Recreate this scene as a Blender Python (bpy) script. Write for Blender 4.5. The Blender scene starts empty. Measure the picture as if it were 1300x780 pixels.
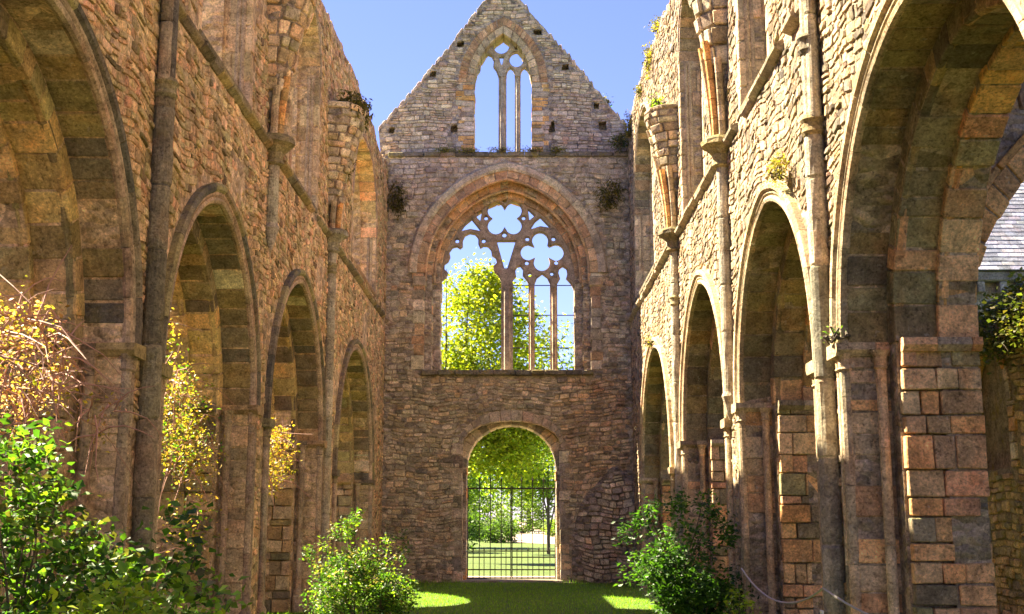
import bpy, math, random
import numpy as np
from mathutils import Vector, geometry
rnd = random.Random(7)
rng = np.random.default_rng(7)
scene = bpy.context.scene
COL = scene.collection
# ------------------------------------------------------------------ camera
F_PX = 1520.0
cam = bpy.data.cameras.new("camera")
camo = bpy.data.objects.new("camera", cam)
COL.objects.link(camo)
PITCH = math.atan(272 / F_PX)
YAW = math.atan(10 / F_PX * math.cos(PITCH))
camo.location = (0, 0, 1.75)
camo.rotation_euler = (math.pi / 2 + PITCH, 0, YAW)
cam.sensor_width = 36
cam.lens = 36 * F_PX / 1300
cam.clip_end = 2000
cam.clip_start = 0.05
scene.camera = camo
# ------------------------------------------------------------------ sky and sun
SUN = Vector((-1.0, 0.52, 1.34)).normalized()      # direction towards the sun
world = bpy.data.worlds.new("World")
scene.world = world
world.use_nodes = True
wn = world.node_tree.nodes
wl = world.node_tree.links
bg = wn["Background"]
sky = wn.new("ShaderNodeTexSky")
sky.sky_type = 'NISHITA'
sky.sun_disc = False
sky.sun_elevation = math.asin(SUN.z)
sky.sun_rotation = math.atan2(SUN.x, SUN.y)
sky.air_density = 1.0
sky.dust_density = 0.3
sky.altitude = 600
sky.ozone_density = 2.0
skt = wn.new("ShaderNodeMix")
skt.data_type = 'RGBA'
skt.blend_type = 'MULTIPLY'
skt.inputs[0].default_value = 1
skt.inputs[7].default_value = (.61, .545, .82, 1)      # the violet cast of this sky
wl.new(sky.outputs[0], skt.inputs[6])
wl.new(skt.outputs[2], bg.inputs[0])
bg.inputs[1].default_value = 0.05
sl = bpy.data.lights.new("sun", 'SUN')
sl.energy = 5.0
sl.angle = math.radians(0.5)
sl.color = (1.0, 0.86, 0.62)
so = bpy.data.objects.new("sun", sl)
COL.objects.link(so)
so.rotation_euler = SUN.to_track_quat('Z', 'Y').to_euler()
so.location = (-20, 20, 30)
vs = scene.view_settings
vs.view_transform = 'Standard'
vs.look = 'None'
vs.exposure = 2.9
vs.gamma = 1.0
scene.cycles.max_bounces = 8
scene.cycles.diffuse_bounces = 5
scene.cycles.transparent_max_bounces = 8
# ------------------------------------------------------------------ helpers
CAMF = np.array([-math.sin(YAW) * math.cos(PITCH), math.cos(YAW) * math.cos(PITCH), math.sin(PITCH)])
CAMR = np.array([math.cos(YAW), math.sin(YAW), 0.0])
CAMU = np.cross(CAMR, CAMF)


def show_size(v):
    """how large a piece shows in the photograph (to choose the 300 largest)"""
    p = np.asarray(v, dtype=float) - np.array([0, 0, 1.75])
    z = p @ CAMF
    if z.min() < 0.5:
        return 0.0
    x = 650 + F_PX * (p @ CAMR) / z
    y = 390 - F_PX * (p @ CAMU) / z
    if x.max() < 0 or x.min() > 1300 or y.max() < 0 or y.min() > 780:
        return 0.0
    return (x.max() - x.min()) * (y.max() - y.min())


def wloc(o):
    v = Vector(o.location)
    while o.parent:
        o = o.parent
        v += Vector(o.location)
    return v


def make_mesh(name, verts, faces, mat, tint=None, smooth=False):
    me = bpy.data.meshes.new(name)
    if isinstance(faces, np.ndarray):
        verts = np.asarray(verts, dtype=np.float32)
        nf, k = faces.shape
        me.vertices.add(len(verts))
        me.vertices.foreach_set("co", verts.ravel())
        me.loops.add(nf * k)
        me.loops.foreach_set("vertex_index", faces.astype(np.int32).ravel())
        me.polygons.add(nf)
        me.polygons.foreach_set("loop_start", np.arange(0, nf * k, k, dtype=np.int32))
        me.polygons.foreach_set("loop_total", np.full(nf, k, dtype=np.int32))
        me.update(calc_edges=True)
        me.validate()
    else:
        me.from_pydata([tuple(map(float, v)) for v in verts], [], faces)
    at = me.color_attributes.new("tint", 'FLOAT_COLOR', 'POINT')
    n = len(me.vertices)
    if tint is None:
        tint = (1, 1, 1)
    t = np.ones((n, 4), dtype=np.float32)
    t[:, :3] = np.asarray(tint, dtype=np.float32)
    at.data.foreach_set("color", t.ravel())
    if smooth:
        me.polygons.foreach_set("use_smooth", np.ones(len(me.polygons), dtype=bool))
    me.materials.append(mat)
    return me


def obj(name, verts, faces, mat, parent=None, tint=None, smooth=False, kind=None, label=None, cat=None, group=None, origin=None):
    verts = np.asarray(verts, dtype=float)
    if origin is None:
        origin = (verts.min(0) + verts.max(0)) / 2
        if parent is None:
            origin[2] = verts[:, 2].min()
    origin = np.asarray(origin, dtype=float)
    me = make_mesh(name, verts - origin, faces, mat, tint, smooth)
    o = bpy.data.objects.new(name, me)
    COL.objects.link(o)
    if parent is not None:
        o.parent = parent
        o.location = Vector(origin) - wloc(parent)
    else:
        o.location = origin
    tag(o, label, cat, group, kind)
    return o


def tag(o, label=None, cat=None, group=None, kind=None):
    if label: o["label"] = label
    if cat: o["category"] = cat
    if group: o["group"] = group
    if kind: o["kind"] = kind


def thing(name, label, cat, loc, group=None):
    o = bpy.data.objects.new(name, None)
    o.empty_display_size = 0.3
    COL.objects.link(o)
    o.location = loc
    tag(o, label, cat, group, "thing")
    return o


def orient(v, f):
    """flip the faces when a closed piece is inside out"""
    v = np.asarray(v, dtype=float)
    c = v.mean(0)
    s = 0.0
    for q in f:
        a = v[q[0]] - c
        for i in range(1, len(q) - 1):
            s += np.dot(a, np.cross(v[q[i]] - c, v[q[i + 1]] - c))
    return [tuple(reversed(q)) for q in f] if s < 0 else f


class Batch:
    """pieces of one kind: the 300 that show largest become objects, the rest one object of stuff"""
    def __init__(self, name, rest, mat, smooth=False):
        self.name, self.rest, self.mat, self.smooth = name, rest, mat, smooth
        self.p = []

    def add(self, v, f, tint, parent=None, flip=True):
        v = np.asarray(v, dtype=float)
        self.p.append((v, orient(v, f) if flip else f, tint, parent))

    def emit(self, parent, limit=300):
        pr = [(show_size(p[0]), i) for i, p in enumerate(self.p)]
        pr.sort(key=lambda t: -t[0])
        rest = []
        for k, (s, i) in enumerate(pr):
            v, f, t, par = self.p[i]
            if k < limit and s > 0:
                obj(self.name, v, f, self.mat, par or parent, t, self.smooth)
            else:
                rest.append(i)
        if rest:
            V, Fc, T = [], [], []
            n = 0
            for i in rest:
                v, f, t, par = self.p[i]
                V.append(v)
                Fc.extend([tuple(a + n for a in q) for q in f])
                T.append(np.tile(np.asarray(t, dtype=float), (len(v), 1)))
                n += len(v)
            obj(self.rest, np.concatenate(V), Fc, self.mat, parent, np.concatenate(T), self.smooth, kind="stuff")


def hexa(c, b=0.012):
    """a block from its 8 corners (bottom ring, top ring) with chamfered edges, 44 triangles"""
    c = np.asarray(c, dtype=float)
    fc = [(0, 1, 2, 3), (7, 6, 5, 4), (0, 4, 5, 1), (1, 5, 6, 2), (2, 6, 7, 3), (3, 7, 4, 0)]
    V, idx, faces = [], {}, []
    for fi, q in enumerate(fc):
        for k in range(4):
            p = c[q[k]]
            e1 = c[q[(k + 1) % 4]] - p
            e2 = c[q[(k - 1) % 4]] - p
            l1, l2 = np.linalg.norm(e1) + 1e-9, np.linalg.norm(e2) + 1e-9
            V.append(p + e1 / l1 * min(b, l1 * .35) + e2 / l2 * min(b, l2 * .35))
            idx[(fi, q[k])] = len(V) - 1
        faces.append(tuple(idx[(fi, a)] for a in q))
    for fi, q in enumerate(fc):
        for k in range(4):
            a, d = q[k], q[(k + 1) % 4]
            for fj in range(fi + 1, 6):
                r = fc[fj]
                if a in r and d in r:
                    faces.append((idx[(fi, d)], idx[(fi, a)], idx[(fj, a)], idx[(fj, d)]))
    for a in range(8):
        t = [fi for fi in range(6) if a in fc[fi]]
        tri = [idx[(fi, a)] for fi in t]
        n = np.cross(V[tri[1]] - V[tri[0]], V[tri[2]] - V[tri[0]])
        if np.dot(n, V[tri[0]] - c.mean(0)) < 0:
            tri.reverse()
        faces.append(tuple(tri))
    # make every edge quad face outward
    m = c.mean(0)
    out = []
    for q in faces:
        n = np.cross(V[q[1]] - V[q[0]], V[q[2]] - V[q[0]])
        if np.dot(n, (V[q[0]] + V[q[2]]) / 2 - m) < 0:
            q = tuple(reversed(q))
        out.append(q)
    return np.array(V), out


def boxc(x0, x1, y0, y1, z0, z1):
    return [(x0, y0, z0), (x1, y0, z0), (x1, y1, z0), (x0, y1, z0), (x0, y0, z1), (x1, y0, z1), (x1, y1, z1), (x0, y1, z1)]


def jit(c, a):
    c = np.asarray(c, dtype=float)
    return c + rng.uniform(-a, a, c.shape)


def pip(x, y, poly):
    ins = False
    n = len(poly)
    j = n - 1
    for i in range(n):
        xi, yi = poly[i]
        xj, yj = poly[j]
        if (yi > y) != (yj > y) and x < (xj - xi) * (y - yi) / (yj - yi) + xi:
            ins = not ins
        j = i
    return ins


def plate(outline, holes, d0, d1, P, grid=0):
    """solid slab between depths d0 and d1 with holes cut out"""
    pts, edges = [], []
    for lp in [outline] + holes:
        n = len(pts)
        pts += [Vector(p) for p in lp]
        edges += [(n + i, n + (i + 1) % len(lp)) for i in range(len(lp))]
    r = geometry.delaunay_2d_cdt(pts, edges, [], 0, 1e-5)
    vs2, fs = r[0], r[2]
    keep = []
    for f in fs:
        cx = sum(vs2[i].x for i in f) / 3
        cy = sum(vs2[i].y for i in f) / 3
        if pip(cx, cy, outline) and not any(pip(cx, cy, h) for h in holes):
            a, b, c = (vs2[i] for i in f)
            if (b - a).cross(c - a) < 0:
                f = tuple(reversed(f))
            keep.append(tuple(f))
    n = len(vs2)
    V = [P(v.x, d0, v.y) for v in vs2] + [P(v.x, d1, v.y) for v in vs2]
    F, es = [], {}
    for f in keep:
        F.append(f)
        F.append(tuple(i + n for i in reversed(f)))
        for i in range(3):
            a, b = f[i], f[(i + 1) % 3]
            es[(a, b)] = 1
    for (a, b) in es:
        if (b, a) not in es:
            F.append((b, a, a + n, b + n))
    used = sorted({i for f in F for i in f})
    mp = {a: k for k, a in enumerate(used)}
    V = [V[i] for i in used]
    F = [tuple(mp[i] for i in f) for f in F]
    F = orient(V, F)
    return V, F


def join(parts):
    V, F = [], []
    for v, f in parts:
        n = len(V)
        V += [tuple(p) for p in v]
        F += [tuple(i + n for i in q) for q in f]
    return V, F


def tube(pts, rad, n=6, cap=True):
    """tube along points; rad is a number or one per point"""
    pts = [Vector(p) for p in pts]
    m = len(pts)
    if not hasattr(rad, '__len__'):
        rad = [rad] * m
    V, F = [], []
    up = None
    for i, p in enumerate(pts):
        t = (pts[min(i + 1, m - 1)] - pts[max(i - 1, 0)]).normalized()
        if up is None:
            up = Vector((1, 0, 0)) if abs(t.x) < .8 else Vector((0, 1, 0))
        a = t.cross(up).normalized()
        up = a.cross(t).normalized()
        for k in range(n):
            an = 2 * math.pi * k / n
            V.append(tuple(p + (a * math.cos(an) + up * math.sin(an)) * rad[i]))
    for i in range(m - 1):
        for k in range(n):
            F.append((i * n + k, i * n + (k + 1) % n, (i + 1) * n + (k + 1) % n, (i + 1) * n + k))
    if cap:
        F.append(tuple(reversed(range(n))))
        F.append(tuple(range((m - 1) * n, m * n)))
    return V, F


def lathe(cx, cy, prof, n=14, a0=0, a1=2 * math.pi):
    V, F = [], []
    for r, z in prof:
        for k in range(n):
            an = a0 + (a1 - a0) * k / n
            V.append((cx + r * math.cos(an), cy + r * math.sin(an), z))
    for i in range(len(prof) - 1):
        for k in range(n):
            F.append((i * n + k, i * n + (k + 1) % n, (i + 1) * n + (k + 1) % n, (i + 1) * n + k))
    F.append(tuple(reversed(range(n))))
    F.append(tuple(range((len(prof) - 1) * n, len(prof) * n)))
    return V, F


# ------------------------------------------------------------------ materials
def nt(name):
    m = bpy.data.materials.new(name)
    m.use_nodes = True
    n, l = m.node_tree.nodes, m.node_tree.links
    return m, n, l, n["Principled BSDF"]


def noise(n, l, pos, scale, detail=6, rough=.6, dist=0.0):
    t = n.new("ShaderNodeTexNoise")
    t.inputs["Scale"].default_value = scale
    t.inputs["Detail"].default_value = detail
    t.inputs["Roughness"].default_value = rough
    t.inputs["Distortion"].default_value = dist
    l.new(pos, t.inputs["Vector"])
    return t.outputs["Fac"]


def ramp(n, l, fac, a, b, lo=0.0, hi=1.0):
    t = n.new("ShaderNodeMapRange")
    t.inputs[1].default_value = a
    t.inputs[2].default_value = b
    t.inputs[3].default_value = lo
    t.inputs[4].default_value = hi
    l.new(fac, t.inputs[0])
    return t.outputs[0]


def mix(n, l, fac, a, b, mode='MIX'):
    t = n.new("ShaderNodeMix")
    t.data_type = 'RGBA'
    t.blend_type = mode
    for s, v in ((t.inputs[0], fac), (t.inputs[6], a), (t.inputs[7], b)):
        if isinstance(v, (int, float)):
            s.default_value = v
        elif isinstance(v, tuple):
            s.default_value = (*v, 1)
        else:
            l.new(v, s)
    return t.outputs[2]


def math_(n, l, op, a, b):
    t = n.new("ShaderNodeMath")
    t.operation = op
    for s, v in ((t.inputs[0], a), (t.inputs[1], b)):
        if isinstance(v, (int, float)):
            s.default_value = v
        else:
            l.new(v, s)
    return t.outputs[0]


def stone_mat(name, stain=.5, lichen=.35, moss=.4, bump=.6, scale=1.0, mosscol=(0.10, 0.11, 0.02), pebble=0.0):
    m, n, l, b = nt(name)
    g = n.new("ShaderNodeNewGeometry")
    pos = g.outputs["Position"]
    at = n.new("ShaderNodeAttribute")
    at.attribute_name = "tint"
    big = noise(n, l, pos, .7 * scale, 4)
    mid = noise(n, l, pos, 5 * scale, 8, .7, .4)
    fine = noise(n, l, pos, 34 * scale, 8, .75)
    col = mix(n, l, 1.0, at.outputs["Color"], (1, 1, 1), 'MULTIPLY')
    v = ramp(n, l, mid, .3, .7, .50, 1.5)
    v2 = ramp(n, l, fine, .3, .7, .58, 1.75)
    vv = math_(n, l, 'MULTIPLY', v, v2)
    cc = n.new("ShaderNodeCombineColor")
    for i in range(3):
        l.new(vv, cc.inputs[i])
    col = mix(n, l, 1.0, col, cc.outputs[0], 'MULTIPLY')
    # hue drift: rusty patches
    rust = ramp(n, l, noise(n, l, pos, 2.3 * scale, 5, .6, .5), .52, .68, 0, .35)
    col = mix(n, l, rust, col, mix(n, l, 1.0, col, (1.25, .82, .58), 'MULTIPLY'))
    # dark stains
    st = ramp(n, l, noise(n, l, pos, 1.6 * scale, 10, .72, .6), .5, .64, 0, stain)
    col = mix(n, l, st, col, mix(n, l, 1.0, col, (.42, .40, .36), 'MULTIPLY'))
    # dark pits and pale flecks
    grit = noise(n, l, pos, 17 * scale, 10, .8, .2)
    pit = ramp(n, l, grit, .46, .36, 0, .75)
    col = mix(n, l, pit, col, mix(n, l, 1.0, col, (.32, .29, .25), 'MULTIPLY'))
    fl = ramp(n, l, grit, .56, .66, 0, .6)
    col = mix(n, l, fl, col, mix(n, l, 1.0, col, (1.7, 1.6, 1.45), 'MULTIPLY'))
    peb = None
    if pebble:
        vo = n.new("ShaderNodeTexVoronoi")
        vo.inputs["Scale"].default_value = 5.5
        mp = n.new("ShaderNodeMapping")
        mp.inputs["Scale"].default_value = (1, 1, 1.7)
        wp = n.new("ShaderNodeVectorMath")
        wp.operation = 'ADD'
        nz = n.new("ShaderNodeTexNoise")
        nz.inputs["Scale"].default_value = 4
        l.new(pos, nz.inputs["Vector"])
        wsc = n.new("ShaderNodeVectorMath")
        wsc.operation = 'SCALE'
        wsc.inputs["Scale"].default_value = .16
        l.new(nz.outputs["Color"], wsc.inputs[0])
        l.new(pos, wp.inputs[0])
        l.new(wsc.outputs[0], wp.inputs[1])
        l.new(wp.outputs[0], mp.inputs[0])
        l.new(mp.outputs[0], vo.inputs["Vector"])
        sp = n.new("ShaderNodeSeparateColor")
        l.new(vo.outputs["Color"], sp.inputs[0])
        k = ramp(n, l, sp.outputs[0], 0, 1, .6, 1.3)
        ck = n.new("ShaderNodeCombineColor")
        for i in range(3):
            l.new(k, ck.inputs[i])
        col = mix(n, l, pebble, col, mix(n, l, 1.0, col, ck.outputs[0], 'MULTIPLY'))
        peb = ramp(n, l, vo.outputs["Distance"], .1, .7, 1, 0)
    # pale lichen blotches
    li = ramp(n, l, noise(n, l, pos, 11 * scale, 6, .65, .3), .62, .68, 0, lichen)
    col = mix(n, l, li, col, (.50, .46, .38))
    # soft moss on ledges and in damp patches
    sx = n.new("ShaderNodeSeparateXYZ")
    l.new(g.outputs["Normal"], sx.inputs[0])
    upf = ramp(n, l, sx.outputs[2], .25, .8, 0, .75)
    mo = ramp(n, l, noise(n, l, pos, 3.1 * scale, 8, .7, .3), .52, .66, 0, moss)
    mf = math_(n, l, 'MAXIMUM', mo, math_(n, l, 'MULTIPLY', upf, ramp(n, l, mid, .42, .6, 0, 1)))
    if moss > 0:
        mcol = mix(n, l, fine, mosscol, tuple(c * 2.2 for c in mosscol))
        col = mix(n, l, mf, col, mcol)
    l.new(col, b.inputs["Base Color"])
    b.inputs["Roughness"].default_value = .92
    b.inputs["Specular IOR Level"].default_value = .25
    bp = n.new("ShaderNodeBump")
    bp.inputs["Strength"].default_value = bump
    bp.inputs["Distance"].default_value = .03
    h = math_(n, l, 'ADD', math_(n, l, 'ADD', math_(n, l, 'MULTIPLY', mid, 1.0), math_(n, l, 'MULTIPLY', fine, .35)), math_(n, l, 'MULTIPLY', grit, .9))
    if peb:
        h = math_(n, l, 'ADD', h, math_(n, l, 'MULTIPLY', peb, 1.6))
    l.new(h, bp.inputs["Height"])
    l.new(bp.outputs[0], b.inputs["Normal"])
    return m


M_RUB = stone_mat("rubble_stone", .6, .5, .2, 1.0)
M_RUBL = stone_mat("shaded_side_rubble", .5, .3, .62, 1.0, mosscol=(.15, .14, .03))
M_ASH = stone_mat("dressed_stone", .45, .5, .10, 1.0)
M_ASHL = stone_mat("mossy_dressed_stone", .45, .35, .28, 1.0, mosscol=(.15, .12, .02))
M_GREY = stone_mat("grey_gable_stone", .4, .3, .05, .8)
M_MOR = stone_mat("old_mortar", .55, .2, .15, 1.0, pebble=.9)
M_MOSSY = stone_mat("mossy_wall_stone", .7, .25, .75, 1.0, mosscol=(.17, .13, .02))
M_SLATE = stone_mat("roof_slate", .25, .25, 0, .3)


def leaf_mat(name, gain=1.0, trans=.45, gloss=.35):
    m, n, l, b = nt(name)
    at = n.new("ShaderNodeAttribute")
    at.attribute_name = "tint"
    g = n.new("ShaderNodeNewGeometry")
    v = ramp(n, l, noise(n, l, g.outputs["Position"], 9, 3), .3, .7, .75 * gain, 1.3 * gain)
    cc = n.new("ShaderNodeCombineColor")
    for i in range(3):
        l.new(v, cc.inputs[i])
    col = mix(n, l, 1.0, at.outputs["Color"], cc.outputs[0], 'MULTIPLY')
    l.new(col, b.inputs["Base Color"])
    b.inputs["Roughness"].default_value = gloss
    b.inputs["Specular IOR Level"].default_value = .4
    tr = n.new("ShaderNodeBsdfTranslucent")
    l.new(mix(n, l, 1.0, col, (1.6, 1.8, .6), 'MULTIPLY'), tr.inputs[0])
    ms = n.new("ShaderNodeMixShader")
    ms.inputs[0].default_value = trans
    l.new(b.outputs[0], ms.inputs[1])
    l.new(tr.outputs[0], ms.inputs[2])
    l.new(ms.outputs[0], n["Material Output"].inputs[0])
    return m


M_LEAF = leaf_mat("leaf", 1.0, .45, .5)
M_TREE = leaf_mat("tree_leaf", 1.0, .5, .6)


def plain(name, col, rough=.8, metal=0.0, nscale=6, amt=.35, bump=.3):
    m, n, l, b = nt(name)
    g = n.new("ShaderNodeNewGeometry")
    f = noise(n, l, g.outputs["Position"], nscale, 8, .7)
    c = mix(n, l, f, tuple(x * (1 - amt) for x in col), tuple(x * (1 + amt) for x in col))
    l.new(c, b.inputs["Base Color"])
    b.inputs["Roughness"].default_value = rough
    b.inputs["Metallic"].default_value = metal
    if bump:
        bp = n.new("ShaderNodeBump")
        bp.inputs["Strength"].default_value = bump
        bp.inputs["Distance"].default_value = .02
        l.new(f, bp.inputs["Height"])
        l.new(bp.outputs[0], b.inputs["Normal"])
    return m


M_BARK = plain("bark", (.08, .06, .04), .9, 0, 12)
M_TWIG = plain("pinkish_twig", (.36, .20, .15), .8, 0, 12)
M_IRON = plain("rusty_iron", (.035, .028, .024), .6, .4, 30, .5)
M_ROPE = plain("weathered_rope", (.40, .36, .32), .9, 0, 60)
M_WHITE = plain("white_tape", (.75, .74, .72), .7, 0, 20, .1)
M_PATH = plain("pale_gravel", (.34, .26, .20), .95, 0, 25, .25)
M_PLAST = plain("old_plaster", (.42, .36, .26), .95, 0, 6, .25)


def grass_mat(name="grass_ground", k=1.0):
    m, n, l, b = nt(name)
    g = n.new("ShaderNodeNewGeometry")
    f = noise(n, l, g.outputs["Position"], 3, 8, .7)
    f2 = noise(n, l, g.outputs["Position"], 60, 4, .7)
    c = mix(n, l, ramp(n, l, f, .35, .65), (.055 * k, .10 * k, .010 * k), (.11 * k, .16 * k, .014 * k))
    c = mix(n, l, ramp(n, l, f2, .3, .7), mix(n, l, 1.0, c, (.5, .5, .5), 'MULTIPLY'), c)
    l.new(c, b.inputs["Base Color"])
    b.inputs["Roughness"].default_value = .95
    bp = n.new("ShaderNodeBump")
    bp.inputs["Strength"].default_value = 1
    bp.inputs["Distance"].default_value = .05
    l.new(f2, bp.inputs["Height"])
    l.new(bp.outputs[0], b.inputs["Normal"])
    return m


M_GRASS = grass_mat('grass_ground', 1.6)
M_LAWN = grass_mat('mown_lawn', 1.3)

# ------------------------------------------------------------------ palettes
PAL_R = [(.38, .28, .18), (.31, .23, .155), (.44, .335, .225), (.26, .205, .145), (.37, .245, .16), (.19, .155, .12), (.40, .29, .175)]
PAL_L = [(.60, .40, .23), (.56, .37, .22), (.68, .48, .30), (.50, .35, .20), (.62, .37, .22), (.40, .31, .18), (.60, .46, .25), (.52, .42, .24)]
PAL_E = [(.52, .42, .28), (.45, .37, .25), (.60, .49, .34), (.36, .30, .21), (.56, .41, .25), (.27, .23, .17), (.50, .42, .30)]
PAL_G = [(.46, .37, .28), (.40, .32, .25), (.54, .44, .33), (.35, .28, .22), (.46, .34, .25)]
PAL_J = [(.26, .21, .13), (.66, .40, .20), (.64, .33, .14), (.60, .37, .20), (.32, .28, .14), (.66, .39, .18), (.50, .31, .17), (.60, .40, .23), (.62, .42, .23), (.54, .34, .18), (.60, .32, .18)]
PAL_D = [(.22, .18, .10), (.30, .23, .11), (.17, .14, .10), (.36, .25, .13), (.25, .21, .12)]
PAL_O = [(.60, .31, .11), (.52, .30, .12), (.64, .36, .13), (.46, .29, .12)]
PAL_M = [(.48, .35, .22), (.41, .31, .20), (.54, .41, .26), (.36, .28, .18)]


PAL_OL = [(.50, .37, .16), (.43, .33, .15), (.56, .39, .17), (.36, .30, .14)]
PAL_DK = [(.15, .13, .095), (.20, .17, .12), (.12, .11, .09), (.24, .19, .13)]


def pick(p, a=.14):
    c = rnd.choice(p)
    k = 1 + rnd.uniform(-a, a)
    return tuple(x * k * (1 + rnd.uniform(-.04, .04)) for x in c)


# ------------------------------------------------------------------ pointed arches
class Arch:
    def __init__(s, c, a, spring, rise, base=0.0):
        s.c, s.a, s.sp, s.rise, s.base = c, a, spring, rise, base
        s.R = (a * a + rise * rise) / (2 * a)
        s.e = s.R - a

    def pt(s, side, dr, t):
        """point at radial offset dr, parameter t 0 (springing) .. 1 (apex)"""
        r = s.R + dr
        ph = math.acos(max(-1, min(1, s.e / r))) * t
        return (s.c + side * (-s.e + r * math.cos(ph)), s.sp + r * math.sin(ph))

    def path(s, dr=0.0, n=14, z0=None):
        """closed opening outline grown by dr"""
        z0 = s.base if z0 is None else z0
        L = [(s.c - s.a - dr, z0)] + [s.pt(-1, dr, i / n) for i in range(n + 1)]
        Rr = [s.pt(1, dr, i / n) for i in range(n, -1, -1)][1:] + [(s.c + s.a + dr, z0)]
        return L + Rr

    def arc_len(s, dr=0.0):
        return (s.R + dr) * math.acos(max(-1, min(1, s.e / (s.R + dr))))


def blocks_arch(batch, A, P, dr0, dr1, d0, d1, pal, parent=None, seg=(.20, .40), gap=.012, sides=(-1, 1), jb=.008):
    """voussoirs between radial offsets dr0..dr1, depths d0..d1"""
    L = A.arc_len(dr0)
    for sd in sides:
        t = 0.0
        cuts = [0.0]
        while t < L:
            t += rnd.uniform(*seg)
            cuts.append(min(t, L))
        if len(cuts) > 2 and cuts[-1] - cuts[-2] < seg[0] * .6:
            cuts.pop(-2)
        for a, b in zip(cuts[:-1], cuts[1:]):
            ta, tb = (a + gap) / L, (b - gap) / L
            o = rnd.uniform(-.012, .010) if rnd.random() < .8 else rnd.uniform(.010, .03)
            dd = rnd.uniform(-.008, .010)
            q = []
            for d in (d0 + dd, d1):
                for (dr, t_) in ((dr0 + o, ta), (dr1, ta), (dr1, tb), (dr0 + o, tb)):
                    u, z = A.pt(sd, dr, t_)
                    q.append(P(u, d, z))
            v, f = hexa(jit(q, .005), .010)
            batch.add(v, f, pick(pal, .2), parent, False)


def blocks_jamb(batch, A, P, dr0, dr1, d0, d1, pal, z0, z1, parent=None, seg=(.12, .34), gap=.013, sides=(-1, 1), split=False):
    for sd in sides:
        z = z0
        while z < z1 - .02:
            h = rnd.uniform(*seg)
            zt = min(z + h, z1)
            if z1 - zt < seg[0] * .5:
                zt = z1
            cuts = [d0, d1]
            if split:
                x, cuts = d0, [d0]
                while d1 - x > .45:
                    x += rnd.uniform(.14, .42)
                    cuts.append(x)
                cuts.append(d1)
            for ca, cb in zip(cuts[:-1], cuts[1:]):
                if split and cb - ca < .1:
                    continue
                o = rnd.uniform(-.006, .010) if rnd.random() < .72 else .035
                dd = rnd.uniform(-.008, .01) if ca == d0 else gap
                ext = rnd.uniform(0, .12) if not split else 0
                u0, u1 = A.c + sd * (A.a + dr0 + o), A.c + sd * (A.a + dr1 + ext)
                q = []
                for zz in (z + gap, zt - gap):
                    for (u, d) in ((u0, ca + dd), (u1, ca + dd), (u1, cb - gap * .5), (u0, cb - gap * .5)):
                        q.append(P(u, d, zz))
                v, f = hexa(jit(q, .007), .010)
                batch.add(v, f, pick(pal, .22), parent, False)
            z = zt


def sweep(A, P, prof, ts0, ts1, side, arc=True, z0=0, z1=0, n=3):
    """moulding piece: prof = closed loop of (dr, d); along the arc or a straight jamb"""
    V, F = [], []
    m = len(prof)
    for i in range(n + 1):
        k = i / n
        for dr, d in prof:
            if arc:
                u, z = A.pt(side, dr, ts0 + (ts1 - ts0) * k)
            else:
                u, z = A.c + side * (A.a + dr), z0 + (z1 - z0) * k
            V.append(P(u, d, z))
    for i in range(n):
        for j in range(m):
            F.append((i * m + j, i * m + (j + 1) % m, (i + 1) * m + (j + 1) % m, (i + 1) * m + j))
    F.append(tuple(reversed(range(m))))
    F.append(tuple(range(n * m, (n + 1) * m)))
    return V, F


def mould(batch, A, P, prof, pal, parent=None, seg=.5, zlow=None, gap=.004, sides=(-1, 1)):
    L = A.arc_len()
    for sd in sides:
        k = max(2, int(round(L / seg)))
        for i in range(k):
            w = rnd.uniform(-.006, .006)
            v, f = sweep(A, P, [(a + w, b) for a, b in prof], i / k + gap / L, (i + 1) / k - gap / L, sd)
            batch.add(v, f, pick(pal, .2), parent)
        if zlow is not None and zlow < A.sp - .1:
            H = A.sp - zlow
            k = max(1, int(round(H / .7)))
            for i in range(k):
                v, f = sweep(A, P, prof, 0, 0, sd, False, zlow + H * i / k + gap, zlow + H * (i + 1) / k - gap, 1)
                batch.add(v, f, pick(pal, .2), parent)


def ell(cr, cd, rr, rd, n=8, a0=0):
    return [(cr + rr * math.cos(a0 + 2 * math.pi * i / n), cd + rd * math.sin(a0 + 2 * math.pi * i / n)) for i in range(n)]


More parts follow.
